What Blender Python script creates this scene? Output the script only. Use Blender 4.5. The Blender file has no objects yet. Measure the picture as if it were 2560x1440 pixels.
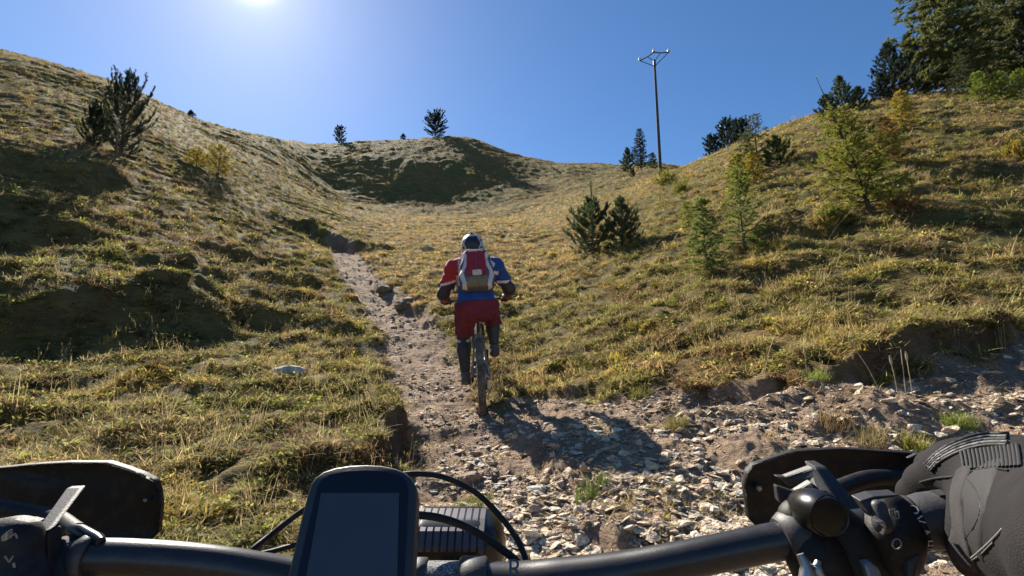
import bpy, bmesh, math, random
import numpy as np
from mathutils import Vector, Matrix, Euler

R = math.radians
SC = bpy.context.scene
COL = SC.collection
random.seed(7)
RNG = np.random.default_rng(11)

# ---------------------------------------------------------------- camera
F_PX, CX, CY = 1240.0, 1280.0, 720.0          # the photo's own pixels, 2560 x 1440
PITCH = R(10.0)
CAM_Z = 1.17
cam_d = bpy.data.cameras.new('camera')
cam_d.sensor_width = 36.0
cam_d.lens = 36.0 * F_PX / 2560.0
cam_d.clip_start = 0.02
cam_d.clip_end = 3000.0
cam = bpy.data.objects.new('camera', cam_d)
cam.location = (0, 0, CAM_Z)
cam.rotation_euler = (R(90) + PITCH, 0, 0)
COL.objects.link(cam)
SC.camera = cam

# ---------------------------------------------------------------- sky, sun, exposure
SUN_AZ, SUN_EL = R(-31.0), R(38.3)            # azimuth from +Y towards +X
world = bpy.data.worlds.new('World')
SC.world = world
world.use_nodes = True
wn = world.node_tree
sky = wn.nodes.new('ShaderNodeTexSky')
sky.sky_type = 'NISHITA'
sky.sun_disc = False
sky.sun_elevation = SUN_EL
sky.sun_rotation = SUN_AZ
sky.altitude = 1900
sky.air_density = 1.1
sky.dust_density = 1.0
sky.ozone_density = 4.8
bg = wn.nodes['Background']
bg.inputs['Strength'].default_value = 0.062
hs = wn.nodes.new('ShaderNodeHueSaturation')
hs.inputs['Saturation'].default_value = 1.13
wn.links.new(sky.outputs['Color'], hs.inputs['Color'])
# the sun itself with its narrow aureole (the Sky Texture's own disc is off)
wtc = wn.nodes.new('ShaderNodeTexCoord')
wdot = wn.nodes.new('ShaderNodeVectorMath'); wdot.operation = 'DOT_PRODUCT'
wdot.inputs[1].default_value = (math.sin(SUN_AZ) * math.cos(SUN_EL), math.cos(SUN_AZ) * math.cos(SUN_EL), math.sin(SUN_EL))
wn.links.new(wtc.outputs['Generated'], wdot.inputs[0])
wclamp = wn.nodes.new('ShaderNodeMath'); wclamp.operation = 'MAXIMUM'; wclamp.inputs[1].default_value = 0.0
wn.links.new(wdot.outputs['Value'], wclamp.inputs[0])
wsum = None
for _pw, _amp in ((2600.0, 20.0), (260.0, 1.5)):
    wp = wn.nodes.new('ShaderNodeMath'); wp.operation = 'POWER'; wp.inputs[1].default_value = _pw
    wn.links.new(wclamp.outputs[0], wp.inputs[0])
    wm = wn.nodes.new('ShaderNodeMath'); wm.operation = 'MULTIPLY_ADD'; wm.inputs[1].default_value = _amp; wm.inputs[2].default_value = 0.0
    wn.links.new(wp.outputs[0], wm.inputs[0])
    if wsum is not None: wn.links.new(wsum, wm.inputs[2])
    wsum = wm.outputs[0]
wadd = wn.nodes.new('ShaderNodeMix'); wadd.data_type = 'RGBA'; wadd.blend_type = 'ADD'; wadd.inputs[0].default_value = 1.0
wn.links.new(hs.outputs['Color'], wadd.inputs[6]); wn.links.new(wsum, wadd.inputs[7])
wn.links.new(wadd.outputs[2], bg.inputs['Color'])
sun_d = bpy.data.lights.new('sun', 'SUN')
sun_d.energy = 5.0
sun_d.angle = R(0.53)
sun_d.color = (1.0, 0.925, 0.80)
sun = bpy.data.objects.new('sun', sun_d)
SUN_DIR = Vector((math.sin(SUN_AZ) * math.cos(SUN_EL), math.cos(SUN_AZ) * math.cos(SUN_EL), math.sin(SUN_EL)))
sun.rotation_euler = (-SUN_DIR).to_track_quat('-Z', 'Y').to_euler()
sun.location = (0, 0, 60)
COL.objects.link(sun)
SC.view_settings.view_transform = 'Standard'
SC.view_settings.look = 'None'
SC.view_settings.exposure = 1.24
SC.view_settings.gamma = 1.0
SC.view_settings.use_curve_mapping = False
SC.cycles.max_bounces = 4
SC.cycles.diffuse_bounces = 2
SC.cycles.glossy_bounces = 2
SC.cycles.adaptive_threshold = 0.03
SC.cycles.transparent_max_bounces = 8

# ---------------------------------------------------------------- helpers
def tag(o, label=None, cat=None, group=None, kind=None):
    if label: o['label'] = label
    if cat: o['category'] = cat
    if group: o['group'] = group
    if kind: o['kind'] = kind
    return o

def empty(name, loc=(0, 0, 0)):
    o = bpy.data.objects.new(name, None)
    o.empty_display_size = 0.1
    o.location = loc
    COL.objects.link(o)
    return o

def mesh_np(name, verts, faces, mats=(), parent=None, smooth=True, mat_idx=None, link=True):
    """verts (n,3); faces (m,k) numpy or list of lists"""
    me = bpy.data.meshes.new(name)
    verts = np.asarray(verts, dtype=np.float32)
    if isinstance(faces, np.ndarray):
        m, k = faces.shape
        me.vertices.add(len(verts)); me.vertices.foreach_set('co', verts.ravel())
        me.loops.add(m * k); me.loops.foreach_set('vertex_index', faces.astype(np.int32).ravel())
        me.polygons.add(m)
        me.polygons.foreach_set('loop_start', np.arange(0, m * k, k, dtype=np.int32))
        me.polygons.foreach_set('loop_total', np.full(m, k, dtype=np.int32))
    else:
        me.from_pydata([tuple(map(float, v)) for v in verts], [], [list(map(int, f)) for f in faces])
    for mt in (mats if isinstance(mats, (list, tuple)) else [mats]):
        me.materials.append(mt)
    if mat_idx is not None:
        me.polygons.foreach_set('material_index', np.asarray(mat_idx, dtype=np.int32))
    me.update(calc_edges=True)
    me.validate(verbose=False)
    if smooth:
        me.polygons.foreach_set('use_smooth', np.ones(len(me.polygons), dtype=bool))
    o = bpy.data.objects.new(name, me)
    if link: COL.objects.link(o)
    if parent is not None: o.parent = parent
    return o

def at(px, py, d):
    """world point seen at pixel (px,py) at distance d along the camera axis"""
    a = (px - CX) / F_PX * d
    u = (CY - py) / F_PX * d
    c, s = math.cos(PITCH), math.sin(PITCH)
    return Vector((a, d * c - u * s, CAM_Z + d * s + u * c))

# value-gradient noise ------------------------------------------------------
def _hash(ix, iy, seed):
    h = (ix.astype(np.int64) * 374761393 + iy.astype(np.int64) * 668265263 + seed * 1442695041) & 0xffffffff
    h = ((h ^ (h >> 13)) * 1274126177) & 0xffffffff
    h = h ^ (h >> 16)
    return (h & 0xffff) / 65535.0

def vnoise(x, y, seed=0):
    x = np.asarray(x, float); y = np.asarray(y, float)
    ix = np.floor(x); iy = np.floor(y)
    fx = x - ix; fy = y - iy
    ux = fx * fx * fx * (fx * (fx * 6 - 15) + 10); uy = fy * fy * fy * (fy * (fy * 6 - 15) + 10)
    def g(dx, dy):
        a = _hash(ix + dx, iy + dy, seed) * 2 * np.pi
        return np.cos(a) * (fx - dx) + np.sin(a) * (fy - dy)
    n = (g(0, 0) * (1 - ux) + g(1, 0) * ux) * (1 - uy) + (g(0, 1) * (1 - ux) + g(1, 1) * ux) * uy
    return n * 1.5

def fbm(x, y, seed=0, octv=4, gain=0.5):
    s = 0; a = 1.0
    for i in range(octv):
        s = s + a * vnoise(x, y, seed + i * 17)
        x = x * 2.03 + 3.1; y = y * 2.03 - 1.7; a *= gain
    return s

def sstep(a, b, x):
    t = np.clip((x - a) / (b - a), 0, 1)
    return t * t * (3 - 2 * t)

def pchip(xs, ys, xq):
    """monotone cubic through (xs, ys), clamped outside"""
    xs = np.asarray(xs, float); ys = np.asarray(ys, float)
    h = np.diff(xs); d = np.diff(ys) / h
    m = np.zeros_like(ys)
    m[0], m[-1] = d[0], d[-1]
    for i in range(1, len(xs) - 1):
        if d[i - 1] * d[i] > 0:
            w1 = 2 * h[i] + h[i - 1]; w2 = h[i] + 2 * h[i - 1]
            m[i] = (w1 + w2) / (w1 / d[i - 1] + w2 / d[i])
    xq = np.clip(np.asarray(xq, float), xs[0], xs[-1])
    k = np.clip(np.searchsorted(xs, xq) - 1, 0, len(xs) - 2)
    t = (xq - xs[k]) / h[k]
    return ((1 + 2 * t) * (1 - t) ** 2 * ys[k] + t * (1 - t) ** 2 * h[k] * m[k]
            + t * t * (3 - 2 * t) * ys[k + 1] + t * t * (t - 1) * h[k] * m[k + 1])

# ---------------------------------------------------------------- material helpers
def new_mat(name):
    m = bpy.data.materials.new(name)
    m.use_nodes = True
    nt = m.node_tree
    return m, nt, nt.nodes['Principled BSDF']

def N(nt, kind, **kw):
    n = nt.nodes.new(kind)
    for k, v in kw.items():
        if k in n.inputs.keys() if hasattr(n.inputs, 'keys') else False:
            n.inputs[k].default_value = v
        else:
            setattr(n, k, v)
    return n

def ramp(nt, stops, interp='LINEAR'):
    r = nt.nodes.new('ShaderNodeValToRGB')
    r.color_ramp.interpolation = interp
    e = r.color_ramp.elements
    while len(e) < len(stops): e.new(0.5)
    for el, (p, c) in zip(e, stops):
        el.position = p
        el.color = (c[0], c[1], c[2], 1) if hasattr(c, '__len__') else (c, c, c, 1)
    return r

def mixc(nt, fac, a, b, mode='MIX'):
    n = nt.nodes.new('ShaderNodeMix'); n.data_type = 'RGBA'; n.blend_type = mode
    for sock, v in ((n.inputs[0], fac), (n.inputs[6], a), (n.inputs[7], b)):
        if hasattr(v, 'is_linked') or hasattr(v, 'links'): nt.links.new(v, sock)
        elif hasattr(v, '__len__'): sock.default_value = (v[0], v[1], v[2], 1)
        else: sock.default_value = v
    return n.outputs[2]

def simple_mat(name, col, rough=0.6, metal=0.0, noise=0.0, scale=30.0, bump=0.0, bscale=200.0, spec=0.5, dust=0.0):
    """plain surface with a little procedural mottling and fine relief"""
    m, nt, b = new_mat(name)
    b.inputs['Roughness'].default_value = rough
    b.inputs['Metallic'].default_value = metal
    b.inputs['Specular IOR Level'].default_value = spec
    tc = nt.nodes.new('ShaderNodeTexCoord')
    nz = N(nt, 'ShaderNodeTexNoise'); nz.inputs['Scale'].default_value = scale; nz.inputs['Detail'].default_value = 4
    nt.links.new(tc.outputs['Object'], nz.inputs['Vector'])
    lo = [c * (1 - noise) for c in col]; hi = [min(1, c * (1 + noise)) for c in col]
    rp = ramp(nt, [(0.3, lo), (0.7, hi)])
    nt.links.new(nz.outputs['Fac'], rp.inputs['Fac'])
    if dust:        # settled trail dust in specks and smears
        n3 = N(nt, 'ShaderNodeTexNoise'); n3.inputs['Scale'].default_value = 85; n3.inputs['Detail'].default_value = 9; n3.inputs['Roughness'].default_value = 0.75
        nt.links.new(tc.outputs['Object'], n3.inputs['Vector'])
        r3 = ramp(nt, [(0.50, 0.0), (0.72, dust)]); nt.links.new(n3.outputs['Fac'], r3.inputs['Fac'])
        nt.links.new(mixc(nt, r3.outputs['Color'], rp.outputs['Color'], (0.26, 0.21, 0.16)), b.inputs['Base Color'])
    else:
        nt.links.new(rp.outputs['Color'], b.inputs['Base Color'])
    if bump:
        n2 = N(nt, 'ShaderNodeTexNoise'); n2.inputs['Scale'].default_value = bscale; n2.inputs['Detail'].default_value = 3
        nt.links.new(tc.outputs['Object'], n2.inputs['Vector'])
        bp = nt.nodes.new('ShaderNodeBump'); bp.inputs['Strength'].default_value = bump; bp.inputs['Distance'].default_value = 0.002
        nt.links.new(n2.outputs['Fac'], bp.inputs['Height'])
        nt.links.new(bp.outputs['Normal'], b.inputs['Normal'])
    return m

def leaf_material(name, col=None, trans=0.45, spread=0.35):
    """thin leaf: diffuse plus light coming through; colour from the piece itself"""
    m, nt, b = new_mat(name)
    L = nt.links
    if col is None:
        a = nt.nodes.new('ShaderNodeAttribute'); a.attribute_type = 'INSTANCER'; a.attribute_name = 'tint'
        base = a.outputs['Color']
    else:
        rgb = nt.nodes.new('ShaderNodeRGB'); rgb.outputs[0].default_value = (*col, 1); base = rgb.outputs[0]
    geo = nt.nodes.new('ShaderNodeNewGeometry')
    nz = N(nt, 'ShaderNodeTexNoise'); nz.inputs['Scale'].default_value = 14; nz.inputs['Detail'].default_value = 2
    L.new(geo.outputs['Position'], nz.inputs['Vector'])
    rp = ramp(nt, [(0.3, 1 - spread), (0.7, 1 + spread)]); L.new(nz.outputs['Fac'], rp.inputs['Fac'])
    c = mixc(nt, 1.0, base, rp.outputs['Color'], 'MULTIPLY')
    ri = nt.nodes.new('ShaderNodeMapRange'); ri.inputs['To Min'].default_value = 0.65; ri.inputs['To Max'].default_value = 1.4
    L.new(geo.outputs['Random Per Island'], ri.inputs['Value'])
    c = mixc(nt, 1.0, c, ri.outputs[0], 'MULTIPLY')
    nt.nodes.remove(b)
    df = nt.nodes.new('ShaderNodeBsdfDiffuse'); tr = nt.nodes.new('ShaderNodeBsdfTranslucent'); mx = nt.nodes.new('ShaderNodeMixShader')
    L.new(c, df.inputs['Color']); L.new(c, tr.inputs['Color'])
    mx.inputs[0].default_value = trans
    L.new(df.outputs[0], mx.inputs[1]); L.new(tr.outputs[0], mx.inputs[2])
    gl = nt.nodes.new('ShaderNodeBsdfGlossy'); gl.inputs['Roughness'].default_value = 0.6; gl.inputs['Color'].default_value = (1, 1, 1, 1)
    m2 = nt.nodes.new('ShaderNodeMixShader'); m2.inputs[0].default_value = 0.012
    L.new(mx.outputs[0], m2.inputs[1]); L.new(gl.outputs[0], m2.inputs[2])
    L.new(m2.outputs[0], nt.nodes['Material Output'].inputs['Surface'])
    return m

def tube(V, Fc, pts, rad, sides=6, cap=True):
    """tapered tube along points"""
    pts = [np.asarray(p, float) for p in pts]
    i0 = len(V)
    up = np.array([0.31, 0.17, 0.93])
    for k, p in enumerate(pts):
        d = pts[min(k + 1, len(pts) - 1)] - pts[max(k - 1, 0)]
        d = d / (np.linalg.norm(d) + 1e-9)
        a = np.cross(d, up)
        if np.linalg.norm(a) < 0.05: a = np.cross(d, np.array([1.0, 0, 0]))
        a /= np.linalg.norm(a); b = np.cross(d, a)
        for s in range(sides):
            t = 2 * math.pi * s / sides
            V.append(p + rad[k] * (math.cos(t) * a + math.sin(t) * b))
    for k in range(len(pts) - 1):
        for s in range(sides):
            s2 = (s + 1) % sides
            Fc.append([i0 + k * sides + s, i0 + k * sides + s2, i0 + (k + 1) * sides + s2, i0 + (k + 1) * sides + s])
    if cap:
        e = i0 + (len(pts) - 1) * sides                 # end caps on rings of their own, so their rims stay crisp
        c0 = len(V)
        V.extend([V[i0 + s] for s in range(sides)] + [V[e + s] for s in range(sides)])
        Fc.append([c0 + s for s in range(sides)][::-1])
        Fc.append([c0 + sides + s for s in range(sides)])


# letter shapes, made while the scene is still empty
LETTER_MESH = {}
for _ch in 'OVAHR':
    _cu = bpy.data.curves.new('letter', 'FONT'); _cu.body = _ch; _cu.size = 1.0; _cu.extrude = 0.00015
    _o = bpy.data.objects.new('letter', _cu); COL.objects.link(_o)
    _dg = bpy.context.evaluated_depsgraph_get()
    LETTER_MESH[_ch] = bpy.data.meshes.new_from_object(_o.evaluated_get(_dg))
    bpy.data.objects.remove(_o); bpy.data.curves.remove(_cu)
import time as _time
_T0 = _time.time()
def clock(w): print('CLOCK', w, round(_time.time() - _T0, 1))
# ================================================================ terrain
# how high the land stands, direction by direction and distance by distance
T_Y = [1.2, 2.0, 2.7, 3.5, 4.5, 6.0, 8.0, 10.5, 14, 19, 26, 36, 50, 62, 80, 100, 160, 400]
T_PX = [-900, 0, 250, 500, 700, 775, 850, 1000, 1150, 1300, 1450, 1650, 1800, 2000, 2250, 2560, 3400]
T_PY = [
 [1880, 1420, 1220, 1060, 900, 740, 560, 400, 270, 150, 65, 20, 30, 70, 130, 200, 300, 450],   # -900
 [1900, 1430, 1240, 1095, 965, 822, 662, 515, 375, 255, 168, 123, 150, 185, 245, 300, 400, 500],   # 0
 [1905, 1433, 1243, 1100, 980, 845, 702, 575, 455, 345, 258, 203, 192, 215, 270, 320, 420, 500],   # 250
 [1908, 1433, 1246, 1108, 998, 875, 755, 655, 555, 460, 380, 328, 302, 312, 345, 390, 450, 520],   # 500
 [1908, 1433, 1248, 1118, 1018, 904, 805, 720, 635, 555, 485, 425, 375, 350, 352, 400, 460, 520],   # 700
 [1908, 1433, 1248, 1121, 1025, 913, 818, 735, 653, 582, 522, 472, 440, 384, 360, 410, 465, 525],   # 775
 [1908, 1433, 1248, 1124, 1032, 922, 830, 750, 672, 607, 560, 524, 496, 402, 349, 420, 470, 530],   # 850
 [1908, 1433, 1248, 1127, 1040, 935, 845, 762, 688, 625, 582, 552, 516, 402, 345, 420, 480, 540],   # 1000
 [1908, 1433, 1248, 1127, 1040, 937, 846, 757, 676, 615, 576, 554, 516, 402, 334, 420, 480, 540],   # 1150
 [1908, 1433, 1248, 1125, 1036, 932, 840, 756, 674, 612, 570, 542, 494, 434, 390, 430, 480, 540],   # 1300
 [1905, 1430, 1236, 1105, 1008, 898, 800, 716, 640, 580, 540, 506, 465, 430, 410, 440, 480, 540],   # 1450
 [1890, 1405, 1200, 1062, 955, 838, 730, 640, 556, 486, 446, 442, 434, 418, 409, 440, 480, 540],   # 1650
 [1880, 1408, 1198, 1034, 918, 790, 670, 572, 484, 412, 379, 395, 415, 430, 445, 460, 490, 540],   # 1800
 [1865, 1398, 1180, 1000, 874, 735, 600, 486, 390, 320, 298, 320, 360, 380, 412, 440, 480, 540],   # 2000
 [1850, 1390, 1165, 968, 834, 684, 535, 412, 315, 260, 243, 248, 270, 295, 340, 380, 450, 540],   # 2250
 [1830, 1385, 1148, 938, 795, 634, 480, 356, 272, 238, 228, 228, 240, 258, 300, 340, 420, 530],   # 2560
 [1780, 1280, 1030, 860, 700, 530, 380, 272, 212, 182, 170, 168, 176, 195, 230, 280, 380, 520],   # 3400
]
CP, SP = math.cos(PITCH), math.sin(PITCH)
_LY = np.linspace(math.log(T_Y[0]), math.log(T_Y[-1]), 420)
_TT = np.linspace(-1.75, 1.70, 520)
_rows = []
for i in range(len(T_Y)):
    k = np.array([(CY - T_PY[j][i]) / F_PX for j in range(len(T_PX))])
    e = np.tan(PITCH + np.arctan(k))
    t = (np.array(T_PX) - CX) / F_PX * (CP + e * SP)
    _rows.append(pchip(t, e, _TT))
_rows = np.array(_rows)
E_GRID = np.array([pchip(np.log(T_Y), _rows[:, c], _LY) for c in range(len(_TT))]).T     # (lny, t)
def _blur(a, s, ax):
    n = int(3 * s); k = np.exp(-0.5 * (np.arange(-n, n + 1) / s) ** 2); k /= k.sum()
    p = np.pad(a, [(n, n) if i == ax else (0, 0) for i in range(2)], mode='edge')
    return np.apply_along_axis(lambda v: np.convolve(v, k, 'valid'), ax, p)
E_GRID = _blur(_blur(E_GRID, 4, 0), 4, 1)

def e_at(t, y):
    u = (np.clip(t, _TT[0], _TT[-1]) - _TT[0]) / (_TT[1] - _TT[0])
    v = (np.log(np.clip(y, T_Y[0], T_Y[-1])) - _LY[0]) / (_LY[1] - _LY[0])
    iu = np.clip(u.astype(int), 0, len(_TT) - 2); iv = np.clip(v.astype(int), 0, len(_LY) - 2)
    fu = u - iu; fv = v - iv
    return ((E_GRID[iv, iu] * (1 - fu) + E_GRID[iv, iu + 1] * fu) * (1 - fv)
            + (E_GRID[iv + 1, iu] * (1 - fu) + E_GRID[iv + 1, iu + 1] * fu) * fv)

TAN_MAX = math.tan(R(59))
def z_base(x, y):
    x = np.asarray(x, float); y = np.asarray(y, float)
    r = np.hypot(x, y) + 1e-9
    th = np.arctan2(x, y)
    thc = np.clip(th, -R(59), R(59))
    yc = np.maximum(r * np.cos(thc), 0.05)
    t = np.tan(thc)
    yy = np.maximum(yc, T_Y[0])
    zf = CAM_Z + yy * e_at(t, yy)
    near = sstep(1.0, 2.2, yc)
    plane = 0.176 * y + 0.0 * x
    zf = plane * (1 - near) + zf * near
    w = sstep(R(62), R(125), np.abs(th))
    back = 0.176 * np.clip(y, -60, 60) + 0.12 * np.clip(np.abs(x), 0, 40)
    return zf * (1 - w) + back * w

def plan(px, y):
    """plan position (x, y) of the land seen in pixel column px at distance y"""
    t = (px - CX) / F_PX
    for _ in range(6):
        e = float(e_at(np.array([t]), np.array([y]))[0])
        t = (px - CX) / F_PX * (CP + e * SP)
    return (t * y, y)

def poly_dist(x, y, pts):
    """distance, along-parameter and signed side (left of travel > 0) to a polyline"""
    pts = np.asarray(pts, float)
    best = np.full(np.shape(x), 1e9); par = np.zeros(np.shape(x)); sgn = np.zeros(np.shape(x))
    for i in range(len(pts) - 1):
        ax, ay = pts[i]; bx, by = pts[i + 1]
        dx, dy = bx - ax, by - ay
        L2 = dx * dx + dy * dy
        s = np.clip(((x - ax) * dx + (y - ay) * dy) / L2, 0, 1)
        d = np.hypot(x - ax - s * dx, y - ay - s * dy)
        perp = (dx * (y - ay) - dy * (x - ax)) / math.sqrt(L2)
        m = (d < best - 1e-9) | ((d < best + 1e-9) & (np.abs(perp) > np.abs(sgn)))
        best = np.where(m, d, best); par = np.where(m, i + s, par); sgn = np.where(m, perp, sgn)
    return best, par, np.sign(sgn)

# the trail (plan polyline and half width)
TRAIL = [plan(1390, 1.2), plan(1330, 2.0), plan(1240, 2.7), plan(1165, 3.5), plan(1125, 4.5), plan(1078, 6), plan(1035, 8),
         plan(975, 10.5), plan(890, 14), plan(860, 17.5), plan(835, 20)]
TRAIL = [(TRAIL[0][0], -6.0)] + TRAIL
TRAIL_W = [0.5, 0.5, 0.5, 0.48, 0.44, 0.42, 0.44, 0.5, 0.52, 0.58, 0.5, 0.2]
# upper edge of the loose stones on the right bank: pixel column -> distance
SCREE_PX = [1150, 1230, 1300, 1450, 1600, 1800, 2050, 2250, 2400, 2560, 2900, 3400]
SCREE_Y = [3.6, 4.3, 5.1, 4.75, 4.35, 4.1, 3.75, 3.85, 4.15, 4.1, 3.8, 3.0]

def masks(x, y):
    x = np.asarray(x, float); y = np.asarray(y, float)
    n1 = fbm(x * 1.7, y * 1.7, 31, 4)
    n2 = fbm(x * 5.0, y * 5.0, 57, 3)
    d, par, side = poly_dist(x, y, TRAIL)
    w = np.interp(par, np.arange(len(TRAIL_W)), TRAIL_W)
    trail = sstep(0.14, -0.10, d - w + 0.16 * n1 + 0.05 * n2)
    trail = trail * sstep(21.5, 17, y)
    yf = np.maximum(y, 0.3)
    below = 0.75 * (np.interp(CX + F_PX * x / yf, SCREE_PX, SCREE_Y) - y)      # >0 on the stony, camera side
    scree = sstep(-0.12, 0.14, below + 0.22 * n1 + 0.10 * n2) * sstep(-0.15, 0.1, np.where(side < 0, d, -d) + 0.1)
    scree = scree * (x > -0.6) * sstep(0.0, 1.0, y + 3)
    # grassy islands in the stones
    isl = sstep(0.20, 0.48, fbm(x * 1.3 + 5, y * 1.3, 91, 3)) * sstep(1.2, 1.7, x) * sstep(2.4, 3.0, y) * sstep(0.5, 0.9, d)
    return trail, scree * (1 - 0.75 * isl), below, d, w, side, par

SCARPS = [  # polyline (px, distance), height of the step, softness of its face, reach; the high side is to the left of travel
 ([(2055, 3.76), (2110, 3.82), (2240, 3.86), (2295, 3.93), (2330, 4.02), (2400, 4.08), (2480, 4.14), (2545, 4.02)], 0.30, 0.035, 0.36),
 ([(1700, 4.0), (1790, 4.05), (1880, 3.95), (1960, 3.85), (2030, 3.75)], 0.20, 0.05, 0.35),
 ([(1300, 5.1), (1400, 4.95), (1470, 4.7), (1560, 4.5)], 0.13, 0.05, 0.3),
 ([(880, 2.9), (915, 3.2), (950, 3.6), (1000, 4.1), (1015, 4.5)], 0.42, 0.05, 0.45),        # left lip of the trail
 ([(740, 21.0), (800, 19.5), (850, 18.6), (905, 17.6)], 1.1, 0.25, 1.6),                    # bank where the trail ends
 ([(-500, 6.0), (0, 6.4), (180, 6.6), (330, 7.4), (480, 7.8), (590, 8.8)], 1.45, 0.85, 1.6),  # dark banks on the left slope
 ([(-300, 9.5), (0, 9.6), (150, 9.8), (290, 10.2)], 1.1, 0.65, 1.3),
 ([(300, 9.3), (420, 9.6), (520, 10.0)], 0.7, 0.45, 0.9),
 ([(540, 12.5), (600, 12.0), (660, 12.5)], 0.5, 0.25, 0.8),
 ([(-200, 13.5), (60, 13.6), (240, 14.0), (330, 14.4)], 1.2, 0.8, 1.5),
 ([(1850, 9.0), (1950, 8.6), (2060, 8.5), (2110, 8.8)], 0.6, 0.22, 0.8),
 ([(1900, 7.4), (1990, 7.1), (2080, 7.0)], 0.35, 0.15, 0.6),
 ([(2020, 5.6), (2120, 5.5), (2240, 5.6)], 0.22, 0.10, 0.4),
 ([(1640, 5.6), (1760, 5.4), (1830, 5.5)], 0.2, 0.10, 0.4),
 ([(1560, 6.2), (1660, 6.4), (1720, 6.8)], 0.18, 0.12, 0.4),
 ([(2350, 9.5), (2450, 9.0), (2600, 9.0)], 0.35, 0.15, 0.7),
 ([(905, 13.6), (960, 11.8), (1040, 10.2), (1080, 8.6)], 0.22, 0.12, 0.5),                   # right lip of the upper trail
]
SCARP_PTS = [([plan(a, b) for a, b in s[0]], s[1], s[2], s[3]) for s in SCARPS]

def z_ground(x, y):
    x = np.asarray(x, float); y = np.asarray(y, float)
    z = z_base(x, y)
    r = np.hypot(x, y)
    front = sstep(-1.0, 2.0, y)
    trail, scree, below, d, w, side, par = masks(x, y)
    bare = np.clip(trail + scree, 0, 1)
    grass = 1 - bare
    hill = sstep(6.5, 13, r) * (1 - 0.85 * sstep(0.7, 0.0, d - w - 0.4))
    # slope-following cattle steps
    wob = 0.6 * fbm(x * 0.11, y * 0.11, 3, 3) + 0.16 * fbm(x * 0.5, y * 0.5, 8, 3)
    def steps(dz, amp, wobk, sharp):
        q = z / dz + wob * wobk
        f = q - np.floor(q)
        s = np.where(f < sharp, f / sharp, (1 - f) / (1 - sharp))      # ramps up slowly, falls fast
        return amp * (s - 0.5)
    amod = 0.5 + 1.1 * fbm(x * 0.16, y * 0.16, 77, 3)
    far = sstep(22, 45, r)
    st = (steps(0.42, 1.0, 2.6, 0.32) * np.where(x < 0, 0.25, 0.16) * (1 - far) * sstep(5.5, 9, r) + steps(0.95, 0.34, 2.4, 0.35) * far) * np.clip(amod, 0.05, 1.3)
    z = z + st * hill * grass * front
    # scarps
    for pts, H, soft, reach in SCARP_PTS:
        pa = np.asarray(pts)
        lo = pa.min(0) - 3 * reach - 0.5; hi = pa.max(0) + 3 * reach + 0.5
        m = (x > lo[0]) & (x < hi[0]) & (y > lo[1]) & (y < hi[1])
        if not np.any(m): continue
        xm, ym = x[m], y[m]
        wx = (0.25 if soft > 0.045 else 0.10) * reach * fbm(xm * 1.3 / reach, ym * 1.3 / reach, 5, 3)
        dd, pp, ss = poly_dist(xm, ym, pts)
        sd = dd * ss + wx
        endf = sstep(0, 0.5, pp) * sstep(0, 0.5, len(pts) - 1 - pp)
        prof = (sstep(-soft, soft, sd) - (0.5 if soft > 0.045 else 0.18)) * np.exp(-np.abs(sd) / reach)
        endd = np.exp(-np.maximum(dd - np.abs(sd), 0) / reach)
        z[m] += H * prof * endf * endd * (0.8 + 0.5 * vnoise(xm * 1.1 / reach, ym * 1.1 / reach, 21))
    # trail cut and its uneven bed
    z = z - 0.09 * trail * front
    z = z + trail * (0.045 * fbm(x * 2.2, y * 2.2, 41, 3) + 0.016 * fbm(x * 9, y * 9, 43, 3))
    # rubble relief on the stony bank
    z = z + scree * ((0.02 + 0.09 * sstep(0.8, 1.6, x)) * fbm(x * 1.5, y * 1.5, 61, 3) + 0.022 * fbm(x * 6.5, y * 6.5, 62, 3) + 0.012 * fbm(x * 22, y * 22, 63, 2))
    # tussocks in the grass
    near = sstep(30, 12, r)
    tus = 0.095 * fbm(x * 1.35, y * 1.35, 71, 3, 0.5) + 0.040 * np.abs(vnoise(x * 4.0, y * 4.0, 72)) + 0.010 * fbm(x * 9, y * 9, 73, 2)
    z = z + grass * front * tus * (0.4 + 0.6 * near)
    z = z + grass * sstep(25, 60, r) * (0.9 * fbm(x * 0.09, y * 0.09, 81, 3) * 0.5 + 0.16 * fbm(x * 0.7, y * 0.7, 82, 3))
    return z

def ground_at(px, y, sink=0.0):
    x, yy = plan(px, y)
    return Vector((x, yy, gz(x, yy) - sink))

# the sheet: rings round the camera's foot, fine in front, coarse behind
def _ring_radii():
    rr = [0.12, 0.25, 0.4, 0.6, 0.8, 1.0, 1.2, 1.35]
    r = 1.5
    while r < 480:
        rr.append(r)
        k = 0.0075 if r < 6 else (0.0068 if r < 30 else (0.0068 if r < 95 else 0.05))
        r *= 1 + k
    return np.array(rr)
RR = _ring_radii()
TH = np.concatenate([np.linspace(-180, -66, 40, endpoint=False), np.linspace(-66, -52, 40, endpoint=False),
                     np.linspace(-52, 52, 740, endpoint=False), np.linspace(52, 66, 40, endpoint=False), np.linspace(66, 180, 40, endpoint=False)])
TH = np.radians(TH)
nr, nth = len(RR), len(TH)
GX = RR[:, None] * np.sin(TH)[None]; GY = RR[:, None] * np.cos(TH)[None]
GZ = z_ground(GX.ravel(), GY.ravel()).reshape(nr, nth)
mtr, msc = masks(GX.ravel(), GY.ravel())[:2]
MTR = mtr.reshape(nr, nth); MSC = msc.reshape(nr, nth)
V_ALL = np.stack([GX, GY, GZ], -1).reshape(-1, 3)
ii, jj = np.meshgrid(np.arange(nr - 1), np.arange(nth), indexing='ij')
j2 = (jj + 1) % nth
QUADS = np.stack([ii * nth + jj, (ii + 1) * nth + jj, (ii + 1) * nth + j2, ii * nth + j2], -1).reshape(-1, 4)[:, ::-1]
fc = V_ALL[QUADS].mean(1)
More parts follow.
